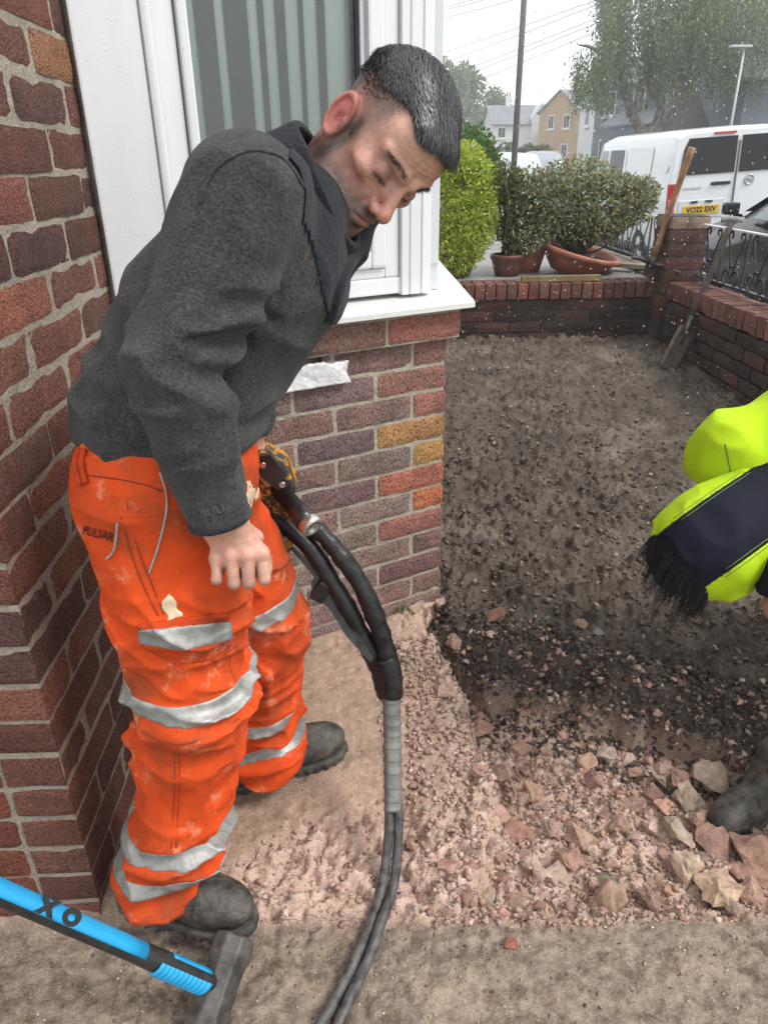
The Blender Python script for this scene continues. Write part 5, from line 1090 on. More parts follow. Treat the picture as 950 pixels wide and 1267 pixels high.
# ---- one body mesh: head and neck, both hands, covered limbs
def d_under(P):
    d = rcone(P, NK1, H2, .06, .09)
    for a, b, r in ((H2, H1, .09), (H1, H0, .09), (H2, SH, .05), (SH, EL, .045), (EL, FA, .035), (FA, CU, .030), (CU, WR, .027), (H2, FS, .05), (FS, FE, .045), (FE, FC, .034), (H0, NL[0][0], .075), (H0, FL[0][0], .075)): d = smin(d, rcone(P, a, b, r, r), .02)
    for L in (NL, FL):
        for (a, ra), (b, rb) in zip(L[:-1], L[1:]): d = smin(d, rcone(P, a, b, ra*.6, rb*.6), .02)
    return d
parts = []
b_ = np.array([WR, *KN, *PIP])
for fn, lo, hi, h in ((d_head, HC-.15, HC+.15, .0019), (d_hand, b_.min(0)-.06, b_.max(0)+.06, .0019), (d_hand2, np.minimum(FC, np.minimum(GA, GB))-.06, np.maximum(FC, np.maximum(GA, GB))+.06, .003), (d_under, f32(-.5, .80, .06), f32(.05, 1.42, 1.33), .012)): parts.append(sdf_arrays(fn, lo, hi, h))
n0 = 0; VV = []; QQ = []
for V, Q in parts: VV.append(V); QQ.append(Q+n0); n0 += len(V)
VV = np.concatenate(VV).astype(np.float32); QQ = np.concatenate(QQ); bm_ = mesh_np('body', VV, QQ)
l = loc(VV); al = np.abs(l[:, 0]); nh = len(parts[0][0]); ish = np.arange(len(VV)) < nh
skin = np.tile(np.array([.56, .31, .228]), (len(VV), 1)); nz = fbm(VV, 60, 3, 4)[:, None]; nf = fbm(VV, 25, 3, 7)[:, None]
def mixv(m, c): global skin; m = np.clip(m, 0, 1)[:, None]; skin = skin*(1-m)+np.array(c)*m
gs = lambda x, c, s: np.exp(-((x-c)/s)**2)
mixv(.30*(nf[:, 0]-.3)*2, (.58, .25, .18))
mixv(ish*.85*sstep(.066, .074, al)*gs(l[:, 1], -.006, .03)*gs(l[:, 2], -.018, .05), (.52, .125, .11))                  # red ears
mixv(ish*.55*gs(l[:, 0], 0, .018)*gs(l[:, 2], -.038, .02)*(l[:, 1] > .08), (.52, .15, .12)); mixv(ish*.40*gs(al, .045, .02)*gs(l[:, 2], -.028, .02)*(l[:, 1] > .03), (.50, .16, .13))
mixv(ish*.85*(gs(l[:, 2], -.0555, .006)*gs(al, .008, .022)+.8*gs(l[:, 2], -.085, .006)*gs(al, 0, .014)).clip(0, 1)*(l[:, 1] > .08)*(.6+.6*nz[:, 0]), (.05, .037, .033)); mixv(ish*.5*gs(l[:, 2], -.068, .007)*gs(al, 0, .024)*(l[:, 1] > .085), (.40, .13, .12))
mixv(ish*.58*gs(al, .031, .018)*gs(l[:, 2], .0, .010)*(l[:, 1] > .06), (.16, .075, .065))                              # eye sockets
mixv(ish*.75*gs(al, .031, .014)*gs(l[:, 2], -.0125, .0022)*(l[:, 1] > .07), (.035, .022, .02))                          # lashes
bw_ = gs(l[:, 2], .0185-.004*((al-.03)/.03)**2, .0048)*sstep(.008, .016, al)*(1-sstep(.046, .056, al))*(l[:, 1] > .06); mixv(ish*.45*bw_*(.55+.9*nz[:, 0]), (.045, .03, .025))   # brows
st_ = ish*sstep(-.044, -.066, l[:, 2]+.25*np.clip(.05-l[:, 1], 0, .1)*0)*sstep(-.03, .01, l[:, 1]+.03)*(1-.8*gs(l[:, 2], -.070, .006)*gs(al, 0, .02)); st_ = np.maximum(st_, ish*gs(l[:, 1], .018, .012)*sstep(-.05, -.03, l[:, 2]*-1-.0)*0)
mixv(.60*st_*(.5+nz[:, 0])*(1-.6*gs(al, .04, .015)*gs(l[:, 2], -.04, .012)), (.10, .075, .07))
mixv(ish*.8*gs(l[:, 1], .018, .011)*(al > .05)*sstep(.02, .0, l[:, 2])*sstep(-.10, -.06, l[:, 2]), (.09, .07, .065))   # sideburn
fade = ish*sstep(.002, .022, l[:, 2])*(1-sstep(.030, .050, l[:, 1]))*(al > .03); mixv(.55*fade*(.6+.7*nz[:, 0]), (.085, .075, .072))
mixv(ish*sstep(-.06, -.04, -l[:, 1]-.0)*0, (.1, .1, .1)); mixv(ish*.8*(l[:, 1] < -.03)*sstep(-.05, -.02, l[:, 2]), (.08, .07, .068))
mixv((~ish)*(np.arange(len(VV)) < nh+len(parts[1][0]))*.85*sstep(.735, .795, -VV[:, 2]+1.53)*(nf[:, 0]*1.6-.15), (.20, .13, .105))          # grimy fingers; shade in their gaps is also painted into the tint
kd_ = np.min([np.linalg.norm(VV-np.array(k_, np.float32), axis=1) for k_ in KN], 0); mixv((~ish)*.5*gs(kd_, 0, .008), (.50, .17, .13)); pd_ = np.min([np.linalg.norm(VV-np.array(k_, np.float32)+0, axis=1) for k_ in PIP], 0); mixv((~ish)*.55*gs(pd_, .004, .014)*(nf[:, 0]+.2), (.20, .115, .09)); mixv((~ish)*.30*sstep(.55, .7, nz[:, 0]), (.28, .12, .09))  # red knuckles; finger bends darkened for grime and painted gap shade
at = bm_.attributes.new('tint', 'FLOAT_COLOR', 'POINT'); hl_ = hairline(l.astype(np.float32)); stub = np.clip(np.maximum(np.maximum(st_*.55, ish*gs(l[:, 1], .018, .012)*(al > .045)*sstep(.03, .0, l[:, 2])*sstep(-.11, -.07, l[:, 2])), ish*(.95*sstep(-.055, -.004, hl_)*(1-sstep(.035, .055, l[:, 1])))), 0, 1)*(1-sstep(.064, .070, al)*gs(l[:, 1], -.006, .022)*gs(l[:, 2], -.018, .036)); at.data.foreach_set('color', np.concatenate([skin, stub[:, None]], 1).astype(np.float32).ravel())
def skin_mat():
    m, t, b = newmat('skin'); an = nd(t, 'ShaderNodeAttribute', attribute_name='tint'); v = coords(t, 'World'); f = tnoise(t, v, 420, 4, .6); g = tnoise(t, v, 90, 4, .6)
    c = mixc(t, 1., an.outputs['Color'], ramp(t, g, [(.3, (.82,)*3), (.7, (1.14,)*3)]), 'MULTIPLY'); vo = tnoise(t, v, 900, 2, .6); mt = nd(t, 'ShaderNodeMath', operation='MULTIPLY'); t.links.new(an.outputs['Alpha'], mt.inputs[0]); t.links.new(ramp(t, vo, [(.40, (0,)*3), (.56, (1,)*3)]), mt.inputs[1]); c = mixc(t, mt.outputs[0], c, (.022, .02, .02)); t.links.new(c, b.inputs['Base Color']); b.inputs['Roughness'].default_value = .42; b.inputs['Specular IOR Level'].default_value = .45
    b.inputs['Subsurface Weight'].default_value = .04; b.inputs['Subsurface Radius'].default_value = (.012, .005, .003); b.inputs['Subsurface Scale'].default_value = .5
    bump(t, b, f, .35, .0012); bump(t, b, g, .25, .002); return m
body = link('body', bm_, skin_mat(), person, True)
# ---- hair: short wet dark strands combed forward over a close cap
M_HAIRCAP = simple('hair_cap', (.008, .008, .009), (.03, .029, .03), 160, .5, kind='World', bs=.8, bsc=300, bd=.002); M_HAIR = simple('hair_strand', (.014, .014, .015), (.085, .083, .087), 330, .36, kind='World', spec=.55)
def d_cap(P):
    l = loc(P); hl = hairline(l)+.010*(noise3(P, 110, 9)-.5); th_ = -.0022+.0060*sstep(-.004, .020, hl); d = d_headL(l)-th_-(.002*noise3(P, 120, 5)+.002*noise3(P, 260, 6))*sstep(0, .012, hl)
    return smax(d, -hl-.006, .004)
hair = sdf_obj('hair', d_cap, HC-.14, HC+.15, .0026, M_HAIRCAP, person)
Rh = np.random.RandomState(9); dd = Rh.normal(size=(60000, 3)); dd /= np.linalg.norm(dd, axis=1)[:, None]; Lp = (dd*np.array([.078, .10, .082])+np.array([0, -.012, .030])).astype(np.float32)
for _ in range(14):
    v_ = d_headL(Lp)-.0060*sstep(-.006, .020, hairline(Lp)); Lp = Lp-(Lp-f32(0, -.01, .02))/np.linalg.norm(Lp-f32(0, -.01, .02), axis=1)[:, None]*v_[:, None]*.7
Lp = Lp[hairline(Lp)+(.030*(1-sstep(.0, .03, Lp[:, 1]))+.004)*Rh.rand(len(Lp))**2.2 > 0]; Lp = Lp[:14000]; n = len(Lp)
e_ = 1e-3; gr = np.stack([d_headL(Lp+np.eye(3, dtype=np.float32)[i]*e_)-d_headL(Lp-np.eye(3, dtype=np.float32)[i]*e_) for i in range(3)], 1); gr /= np.linalg.norm(gr, axis=1)[:, None]+1e-9
flow = np.tile(np.array([0., .9, -.15]), (n, 1)); flow[:, 0] += 1.3*(noise3(Lp, 24, 3)-.5)+.6*(noise3(Lp, 12, 8)-.4); flow[:, 2] += .8*(noise3(Lp, 26, 4)-.5); flow += Rh.normal(size=(n, 3))*.14
flow -= gr*np.sum(flow*gr, 1)[:, None]; flow /= np.linalg.norm(flow, axis=1)[:, None]
ln = (.016+.016*Rh.rand(n)+.016*sstep(.02, .06, Lp[:, 1]))*(.12+.88*sstep(-.012, .024, hairline(Lp))); sd_ = np.cross(gr, flow); wd = .0004+.0004*Rh.rand(n); VV = []
lift = np.array([0., .0022, .0034, .0026])+.0; lift = lift[None]*(1+1.3*Rh.rand(n)[:, None])
for k, (t_, ww) in enumerate(((0, 1.), (.4, 1.), (.75, .7), (1., .12))):
    c = Lp+flow*(ln*t_)[:, None]+gr*lift[:, k][:, None]-gr*((ln*t_)**2/.19)[:, None]; VV += [c-sd_*(wd*ww)[:, None], c+sd_*(wd*ww)[:, None]]
VV = np.stack(VV, 1).reshape(-1, 3); b0 = (np.arange(n)*8)[:, None]; Q = np.concatenate([b0+np.array([0, 1, 3, 2]), b0+np.array([2, 3, 5, 4]), b0+np.array([4, 5, 7, 6])])
link('strands', mesh_np('strands', HC+VV@HM.T.astype(float), Q), M_HAIR, hair, True)
# brow hairs
nb_ = 230; sgb = np.where(np.arange(nb_) % 2, 1., -1.); ub = Rh.rand(nb_); bx = sgb*(.012+.038*ub); bz = .0165+.0045*np.sin(ub*2.6)+Rh.uniform(-.003, .003, nb_); Bp = np.stack([bx, .10+0*bx, bz], 1).astype(np.float32)
for _ in range(20): Bp[:, 1] -= d_headL(Bp)*.8
bd2 = np.stack([sgb*.8, -.25*ub, .35-.55*ub], 1)+Rh.normal(size=(nb_, 3))*.18; bd2 /= np.linalg.norm(bd2, axis=1)[:, None]; bs = np.cross(bd2, [0, 1, 0]); VB = []
for t_, ww in ((0, 1.), (.5, .9), (1., .1)):
    c = Bp+bd2*(.0085*t_)+np.array([0, .0012*math.sin(t_*2.4), 0]); VB += [c-bs*(.00028*ww), c+bs*(.00028*ww)]
VB = np.stack(VB, 1).reshape(-1, 3); b0 = (np.arange(nb_)*6)[:, None]; link('eyebrows', mesh_np('eyebrows', HC+VB@HM.T.astype(float), np.concatenate([b0+np.array([0, 1, 3, 2]), b0+np.array([2, 3, 5, 4])])), M_HAIR, hair, True)['kind'] = 'stuff'
# lashes of the lowered lids
nb_ = 90; sgb = np.where(np.arange(nb_) % 2, 1., -1.); ub = Rh.rand(nb_); Bp = np.stack([sgb*(.020+.023*ub), .10+0*ub, -.0118+0*ub], 1).astype(np.float32)
for _ in range(20): Bp[:, 1] -= d_headL(Bp)*.8
bd2 = np.stack([sgb*(.1+.5*ub), .75+0*ub, -.55+0*ub], 1)+Rh.normal(size=(nb_, 3))*.12; bd2 /= np.linalg.norm(bd2, axis=1)[:, None]; bs = np.cross(bd2, [0, 0, 1]); VB = []
for t_, ww in ((0, 1.), (1., .2)):
    c = Bp+bd2*(.0075*t_); VB += [c-bs*(.0004*ww), c+bs*(.0004*ww)]
VB = np.stack(VB, 1).reshape(-1, 3); b0 = (np.arange(nb_)*4)[:, None]; link('eyelashes', mesh_np('eyelashes', HC+VB@HM.T.astype(float), b0+np.array([0, 1, 3, 2])), M_HAIR, hair, True)['kind'] = 'stuff'
# ---- cloth materials
def fleece_mat(name, c1, c2, dirt=None):
    m, t, b = newmat(name); v = coords(t, 'World'); f = tnoise(t, v, 240, 4, .7); g = tnoise(t, v, 30, 4, .6); c = mixc(t, ramp(t, f, [(.34, (0,)*3), (.66, (1,)*3)]), c1, c2)
    c = mixc(t, 1., c, ramp(t, g, [(.3, (.72,)*3), (.7, (1.2,)*3)]), 'MULTIPLY')
    sp_ = tnoise(t, v, 520, 2, .5); c = mixc(t, ramp(t, sp_, [(.74, (0,)*3), (.80, (.45,)*3)]), c, (.30, .31, .31))
    t.links.new(c, b.inputs['Base Color']); b.inputs['Roughness'].default_value = .95; b.inputs['Specular IOR Level'].default_value = .1; b.inputs['Sheen Weight'].default_value = .12; b.inputs['Sheen Roughness'].default_value = .5; bump(t, b, f, .8, .0035); bump(t, b, g, .5, .006); return m
M_FLEECE = fleece_mat('grey_fleece', (.024, .0245, .0245), (.068, .068, .067)); M_NAVY = fleece_mat('dark_lining', (.010, .013, .017), (.026, .03, .036))
def hivis_mat(name, base, dark, dirty=True, weave=700):
    m, t, b = newmat(name); v = coords(t, 'World'); f = tnoise(t, v, 11, 5, .65); g = tnoise(t, v, 4.5, 5, .7, .4); w = tnoise(t, v, weave, 3, .6); h = tnoise(t, v, 55, 5, .65)
    c = mixc(t, ramp(t, f, [(.35, (0,)*3), (.7, (1,)*3)]), base, tuple(q*k for q, k in zip(base, (.86, .80, .9))))
    if dirty:
        c = mixc(t, ramp(t, g, [(.46, (0,)*3), (.64, (.75,)*3)]), c, dark); c = mixc(t, ramp(t, h, [(.58, (0,)*3), (.74, (.45,)*3)]), c, tuple(q*.7 for q in dark))
        c = mixc(t, ramp(t, tnoise(t, v, 16, 5, .7), [(.57, (0,)*3), (.68, (.5,)*3)]), c, (.72, .38, .24))
    t.links.new(c, b.inputs['Base Color']); b.inputs['Roughness'].default_value = .8; b.inputs['Specular IOR Level'].default_value = .2; bump(t, b, w, .35, .0008); bump(t, b, h, .35, .004); return m
M_ORANGE = hivis_mat('orange_hivis', (.66, .072, .010), (.20, .05, .02)); M_ORANGE2 = hivis_mat('orange_pocket', (.50, .052, .010), (.13, .04, .018))
def refl_mat():
    m, t, b = newmat('reflective_tape'); v = coords(t, 'World'); f = tnoise(t, v, 30, 5, .65); g = tnoise(t, v, 160, 3, .6); c = mixc(t, ramp(t, f, [(.35, (0,)*3), (.68, (1,)*3)]), (.34, .34, .325), (.18, .175, .16)); c = mixc(t, ramp(t, tnoise(t, v, 9, 4, .6), [(.6, (0,)*3), (.72, (.5,)*3)]), c, (.45, .33, .22)); t.links.new(c, b.inputs['Base Color']); b.inputs['Roughness'].default_value = .45; b.inputs['Metallic'].default_value = .35; bump(t, b, g, .3, .0015); bump(t, b, f, .3, .004); return m
M_REFL = refl_mat()
trousers = sdf_obj('trousers', d_trous, (-.52, .80, .02), (-.04, 1.42, 1.0), .0042, M_ORANGE, person)
jacket = sdf_obj('fleece_jacket', d_jacket, (-.50, .78, .84), (.12, 1.42, 1.38), .0042, M_FLEECE, person)
# collar and placket
CBk = atY(413, 226, 1.135); CAX = nrm(np.array([.88, -.10, .42])); CA = CBk-CAX*.085
def d_collar(P):
    d = rcone(P, CA, CBk, .098, .087); w = ridge(P+noise3(P, 9, 91)[:, None]*.03, 9., 16., 92); d = d-.006*(w-.4)
    sh = np.abs(d)-.0055; t = (P-CBk.astype(np.float32))@CAX.astype(np.float32)+.012*(noise3(P, 14, 93)-.5); return smax(sh, np.maximum(t+.004, -t-.085), .005)
sdf_obj('collar', d_collar, np.minimum(CA, CBk)-.12, np.maximum(CA, CBk)+.13, .0034, M_NAVY, jacket)
PQ = atY(383, 262, 1.05).astype(np.float32); PN = nrm((.985, -.05, .16)).astype(np.float32)
def d_plack(P):
    j = d_jacket(P); return np.maximum(np.maximum(j-.0035, -(j+.01)), -((P-PQ)@PN)+.004*(noise3(P, 5, 3)-.5))
sdf_obj('zip_placket', d_plack, (-.14, .95, 1.02), (.06, 1.40, 1.36), .0028, M_NAVY, jacket)
pl_ = px_on(d_jacket, [(448, 300), (425, 330), (412, 362), (403, 395)], 1.10, -.004); mb = MB(); mb.tube(spline(pl_, 6), .016, 10, flat=.5, up=(0, 0, 1)); mb.build('placket', M_NAVY, jacket)
# seams, cuff binding
M_THREAD = simple('dark_thread', (.20, .03, .010), rough=.8); M_PIPING = simple('grey_piping', (.36, .35, .33), (.25, .24, .22), 60, .6)
def stitch(fn, pts, Y, r, mat, parent, name='seam', off=.001, n=8):
    S = spline(px_on(fn, pts, Y, off), n); mb = MB(); mb.tube(S, r, 5); return mb.build(name, mat, parent)
stitch(d_jacket, [(247, 252), (262, 215), (290, 192), (322, 186), (352, 197), (375, 230), (390, 270), (398, 310), (392, 350)], .93, .0022, M_FLEECE, jacket)
axc = nrm(np.array(CU-FA, float)); ring = []
for a in np.linspace(0, 2*math.pi, 33):
    e1 = nrm(np.cross(axc, [0, 1, 0])); e2 = np.cross(axc, e1); c0 = np.array(CU, float)+axc*.010; ring.append(c0+(e1*math.cos(a)+e2*math.sin(a))*.0385)
mb = MB(); mb.tube(ring, .0042, 6, False); mb.build('cuff_binding', M_NAVY, jacket)
tx = text_mesh('KS-9UU', .0155, .0004); Vt = np.array([v.co for v in tx.vertices]); q0 = atY(257, 627, .87); ux = nrm(atY(277, 622, .87)-q0); uy = nrm(np.cross([0, -1, 0], ux)*-1); uy = uy if uy[2] > 0 else -uy
Vt = trace(q0+Vt[:, :1]*ux+Vt[:, 1:2]*uy-np.array([0, .05, 0]), (0, 1, 0), d_jacket, .0015); tx.vertices.foreach_set('co', np.asarray(Vt, np.float32).ravel()); link('embroidery', tx, simple('grey_thread', (.16, .15, .15), rough=.8), jacket)
# reflective bands: tape sewn round each leg
def band(name, fn, c_px, Y, slope, hw, lim, parent=trousers, mat=None, lift=.0022):
    c = px_on(fn, [c_px], Y)[0].astype(np.float32); n = nrm((-slope, 0, 1)).astype(np.float32)
    def f(P):
        wv = .006*(noise3(P, 14, 33)-.5); return np.maximum(np.maximum(fn(P)-lift, np.abs((P-c)@n+wv)-hw), lim(P))
    ctr = c+f32(.0, .06, 0); return sdf_obj(name, f, ctr-f32(.16, .19, .10), ctr+f32(.16, .19, .10), .0034, mat or M_REFL, parent)
allp = lambda P: np.full(len(P), -1., np.float32)
tag(band('reflective_band', d_near, (240, 893), .88, -.10, .0165, allp), 'grimy silver tape round the near knee'); band('reflective_band', d_near, (222, 1068), .87, -.06, .0125, allp); band('reflective_band', d_near, (208, 1102), .87, -.05, .0130, allp)
band('reflective_band', d_far, (338, 765), 1.1, .16, .0165, lambda P: -(P[:, 1]-1.09)); band('reflective_band', d_far, (335, 905), 1.15, .10, .0125, allp); band('reflective_band', d_far, (335, 932), 1.15, .10, .0125, allp)
# thigh pocket with its own tape, back pocket flap with lettering
def pocket(poly, fn, Y, lift, name, mat, parent, box=.10, rag=0.):
    S = px_on(fn, poly, Y); c = S.mean(0); e = nrm(CAMO-c); ux_ = nrm(np.cross([0, 0, 1], e)); uz_ = np.cross(e, ux_); uv = np.stack([(S-c)@ux_, (S-c)@uz_], 1)
    def f(P):
        q = np.stack([(P-c.astype(np.float32))@ux_.astype(np.float32), (P-c.astype(np.float32))@uz_.astype(np.float32)], 1); ins = np.full(len(P), 9., np.float32); sg = np.ones(len(P)); 
        for i in range(len(uv)):
            a, b = uv[i], uv[(i+1) % len(uv)]; ab = b-a; t = np.clip(((q-a)@ab)/(ab@ab), 0, 1); ins = np.minimum(ins, np.linalg.norm(q-a-t[:, None]*ab, axis=1))
            c1 = q[:, 1] >= a[1]; c2 = q[:, 1] < b[1]; c3 = ab[0]*(q[:, 1]-a[1]) > ab[1]*(q[:, 0]-a[0]); flip = (c1 & c2 & c3) | (~c1 & ~c2 & ~c3); sg = np.where(flip, -sg, sg)
        d2 = ins*sg+rag*(fbm(P, 90, 3, 5)-.5); return np.maximum(smax(fn(P)-lift, d2, .002), -(fn(P)+.012))
    return sdf_obj(name, f, c-box, c+box, .0032, mat, parent)
pk1 = pocket([(170, 772), (283, 758), (288, 800), (262, 818), (215, 823), (172, 800)], d_near, .87, .0042, 'thigh_pocket', M_ORANGE2, trousers)
pocket([(170, 780), (286, 769), (287, 792), (225, 806), (172, 797)], d_near, .87, .0066, 'reflective_tape', M_REFL, pk1)
pk2 = pocket([(109, 636), (112, 630), (145, 647), (141, 680), (130, 692), (116, 681), (108, 660)], d_trous, 1.0, .0045, 'back_pocket', M_ORANGE2, trousers, .07)
S_ = px_on(d_trous, [(145, 648), (141, 680), (131, 692)], 1.0, .006); mb = MB(); mb.tube(spline(S_, 5), .0018, 5); mb.build('piping', M_PIPING, pk2)
tx = text_mesh('PULSAR', .0165, .0004, .0002); Vt = np.array([v.co for v in tx.vertices]); q0 = px_on(d_trous, [(121, 661)], 1.0, .03)[0]; q1 = px_on(d_trous, [(133, 664)], 1.0, .03)[0]; ux = nrm(q1-q0); vd = nrm(ray(121, 661)); uy = nrm(np.cross(ux, vd)); uy = uy if uy[2] > 0 else -uy
Vt = trace(q0+Vt[:, :1]*ux+Vt[:, 1:2]*uy, vd, d_trous, .0068); tx.vertices.foreach_set('co', np.asarray(Vt, np.float32).ravel()); link('lettering', tx, simple('dark_print', (.05, .018, .012), rough=.8), pk2)
stitch(d_trous, [(198, 585), (205, 607), (206, 632), (197, 672), (184, 710)], .9, .0018, M_PIPING, trousers, 'piping', .002); stitch(d_trous, [(150, 640), (164, 690), (182, 735), (196, 762)], .9, .0008, M_THREAD, trousers); stitch(d_trous, [(157, 625), (171, 680), (190, 728), (203, 760)], .9, .0008, M_THREAD, trousers); stitch(d_near, [(214, 905), (216, 960), (214, 1010), (212, 1050)], .87, .0008, M_THREAD, trousers); stitch(d_near, [(220, 905), (222, 960), (220, 1010), (218, 1050)], .87, .0008, M_THREAD, trousers); stitch(d_trous, [(103, 588), (140, 592), (180, 600), (200, 608)], .95, .0011, M_THREAD, trousers); stitch(d_near, [(175, 905), (205, 920), (240, 918), (296, 890)], .87, .0010, M_THREAD, trousers)
# cream paint splashes
def splash(pts, fn, Y, name='paint_splash'): return pocket(pts, fn, Y, .0014, name, simple('cream_paint', (.72, .60, .42), (.62, .48, .30), 40, .5), trousers, .06, .030)
splash([(206, 735), (214, 741), (222, 748), (219, 760), (213, 772), (226, 778), (190, 781), (203, 772), (205, 760), (200, 752), (207, 748)], d_near, .87); splash([(302, 612), (310, 598), (318, 606), (320, 618), (312, 622), (309, 632), (305, 622)], d_trous, 1.05)
# drawcord and red waistband of the shirt
S_ = px_on(d_trous, [(99, 556), (93, 572), (97, 590), (100, 600)], 1.05, .006); mb = MB(); mb.tube(spline(S_, 5), .005, 6); mb.build('drawcord', M_ORANGE2, trousers); S_ = px_on(d_trous, [(104, 556), (101, 575), (106, 598)], 1.05, .006); mb = MB(); mb.tube(spline(S_, 5), .0045, 6); mb.build('drawcord', M_ORANGE2, trousers)
S_ = px_on(d_trous, [(92, 549), (110, 552), (135, 558)], 1.05, .004); mb = MB(); mb.tube(spline(S_, 4), .010, 8); mb.build('shirt_hem', simple('dark_red_cotton', (.16, .012, .014), (.10, .01, .012), 60, .85), person)
# ---- boots
M_BOOT = simple('dusty_boot', (.016, .0155, .015), (.105, .092, .076), 30, .6, kind='World', bs=.8, bsc=90, bd=.005, det=6); M_SOLE = simple('boot_sole', (.02, .02, .021), (.09, .08, .07), 30, .8, kind='World', bs=.4, bsc=80)
def boot(toe, heel, dusty, parent):
    toe = np.array(toe, float); heel = np.array(heel, float); ax = nrm(toe-heel); sd = np.cross(ax, [0, 0, 1]); L = np.linalg.norm(toe-heel); A = lambda t, z: (heel+ax*L*t+np.array([0, 0, z])).astype(np.float32); Rm = np.stack([ax, sd, [0, 0, 1]], 1)
    def f(P):
        d = ell(P, A(.80, .050), (.070, .047, .043), Rm); d = smin(d, ell(P, A(.50, .056), (.085, .042, .050), Rm), .03); d = smin(d, ell(P, A(.17, .058), (.062, .044, .062), Rm), .03); d = smin(d, rcone(P, A(.33, .08), A(.33, .17), .044, .042), .03)
        tl = (P-heel.astype(np.float32))@ax.astype(np.float32)/L; d = d-.0025*(ridge(P, 12., 18., 7)-.3)*(tl < .75)-.0022*np.exp(-((tl-.70)/.012)**2); return smax(d, .018-P[:, 2], .004)
    def g(P):
        d = ell(P, A(.80, .018), (.075, .051, .055), Rm); d = smin(d, ell(P, A(.45, .018), (.10, .046, .06), Rm), .03); d = smin(d, ell(P, A(.17, .018), (.066, .049, .06), Rm), .03); z = P[:, 2]; tr = .002*np.sign(np.sin(((P-heel.astype(np.float32))@ax.astype(np.float32))*2*math.pi/.022)); return np.maximum(np.maximum(d+np.where(z < .012, tr, 0), z-.026), .001-z)
    lo = np.minimum(toe, heel)-.10; hi = np.maximum(toe, heel)+.10; lo[2] = -.01; hi[2] = .24
    b = sdf_obj('boot', f, lo, hi, .0036, M_BOOT, parent); sdf_obj('sole', g, lo, hi, .0036, M_SOLE, b); return b
boot((-.243, .900, 0), (-.470, .966, 0), 0, person); boot((-.068, 1.345, 0), (-.335, 1.245, 0), 1, person)
# ================================================================== breaker and its hoses
M_BLKMETAL = simple('worn_black_steel', (.016, .016, .017), (.045, .043, .04), 30, .32, .3, .3, 70, .002, 'World'); M_HOSE = simple('hose_rubber', (.008, .008, .0085), (.022, .022, .022), 40, .34, 0, .5, 60, .004, 'World', spec=.35); M_HOSEDUSTY = simple('dusty_hose', (.03, .03, .03), (.11, .105, .10), 45, .5, 0, .4, 120, .002, 'World')
def chipped():
    m, t, b = newmat('chipped_yellow'); v = coords(t, 'World'); f = tnoise(t, v, 38, 5, .7, .5); c = mixc(t, ramp(t, f, [(.50, (0,)*3), (.53, (1,)*3)]), (.035, .028, .022), (.50, .22, .015)); t.links.new(c, b.inputs['Base Color']); b.inputs['Roughness'].default_value = .5; bump(t, b, f, .4, .003); return m
M_CHIP = chipped(); M_TAPE = simple('silver_tape', (.15, .148, .14), (.26, .255, .24), 35, .4, .3, .4, 90, .002, 'World'); M_STEEL = simple('bright_steel', (.42, .41, .38), (.55, .53, .5), 40, .3, .8)
bk = empty('breaker', atY(345, 640, 1.30), 0, 'black and chipped yellow hydraulic breaker propped against the man\'s thigh', 'breaker')
a0, a1 = atY(302, 560, 1.33), atY(345, 668, 1.30)
mb = MB(); hd = nrm(a1-a0); sdv = nrm(np.cross(hd, [0, 1, 0])); nv = np.cross(sdv, hd)
P0 = [(-.012, -.030), (-.016, .016), (.018, .042), (.062, .052), (.10, .044), (.150, .046), (.165, .010), (.160, -.026), (.115, -.040), (.05, -.038)]
mb.prism([atY(x, y, 1.275) for x, y in ((300, 550), (326, 551), (352, 564), (368, 596), (362, 616), (374, 640), (362, 672), (348, 694), (328, 690), (318, 650), (310, 612), (300, 582))], (0, 1, 0), -.030, .030); o = mb.build('housing', M_CHIP, bk); bv = o.modifiers.new('bevel', 'BEVEL'); bv.width = .006; bv.segments = 2
mb = MB(); mb.prism([atY(x, y, 1.240) for x, y in ((318, 563), (334, 560), (348, 576), (356, 600), (344, 604), (324, 588))], (0, 1, 0), -.010, .0045); mb.build('valve_cover', M_BLKMETAL, bk)
for u, v in ((326, 572), (350, 596), (352, 664), (338, 676)): mb = MB(); c = atY(u, v, 1.243); mb.tube([c, c-np.array([0, .016, 0])], .006, 6); mb.build('bolt', M_STEEL, bk)
g0, g1 = atY(344, 604, 1.255), atY(385, 651, 1.185); gd = nrm(g1-g0)
mb = MB(); mb.tube([g0, g0+(g1-g0)*.55, g0+(g1-g0)*.56, g1], [.017, .018, .0195, .020], 18); mb.build('handle', M_BLKMETAL, bk)
mb = MB(); mb.lathe([(.0205, -.012), (.0225, -.010), (.0225, .004), (.019, .007), (.0125, .007), (.0115, .001), (.001, .001)], g1, 22, Vector(gd).to_track_quat('Z', 'Y').to_matrix()); mb.build('end_ring', M_STEEL, bk)
mb = MB(); mb.tube([atY(300, 556, 1.32), atY(330, 588, 1.27)], .016, 12); mb.build('grip', M_BLKMETAL, bk)
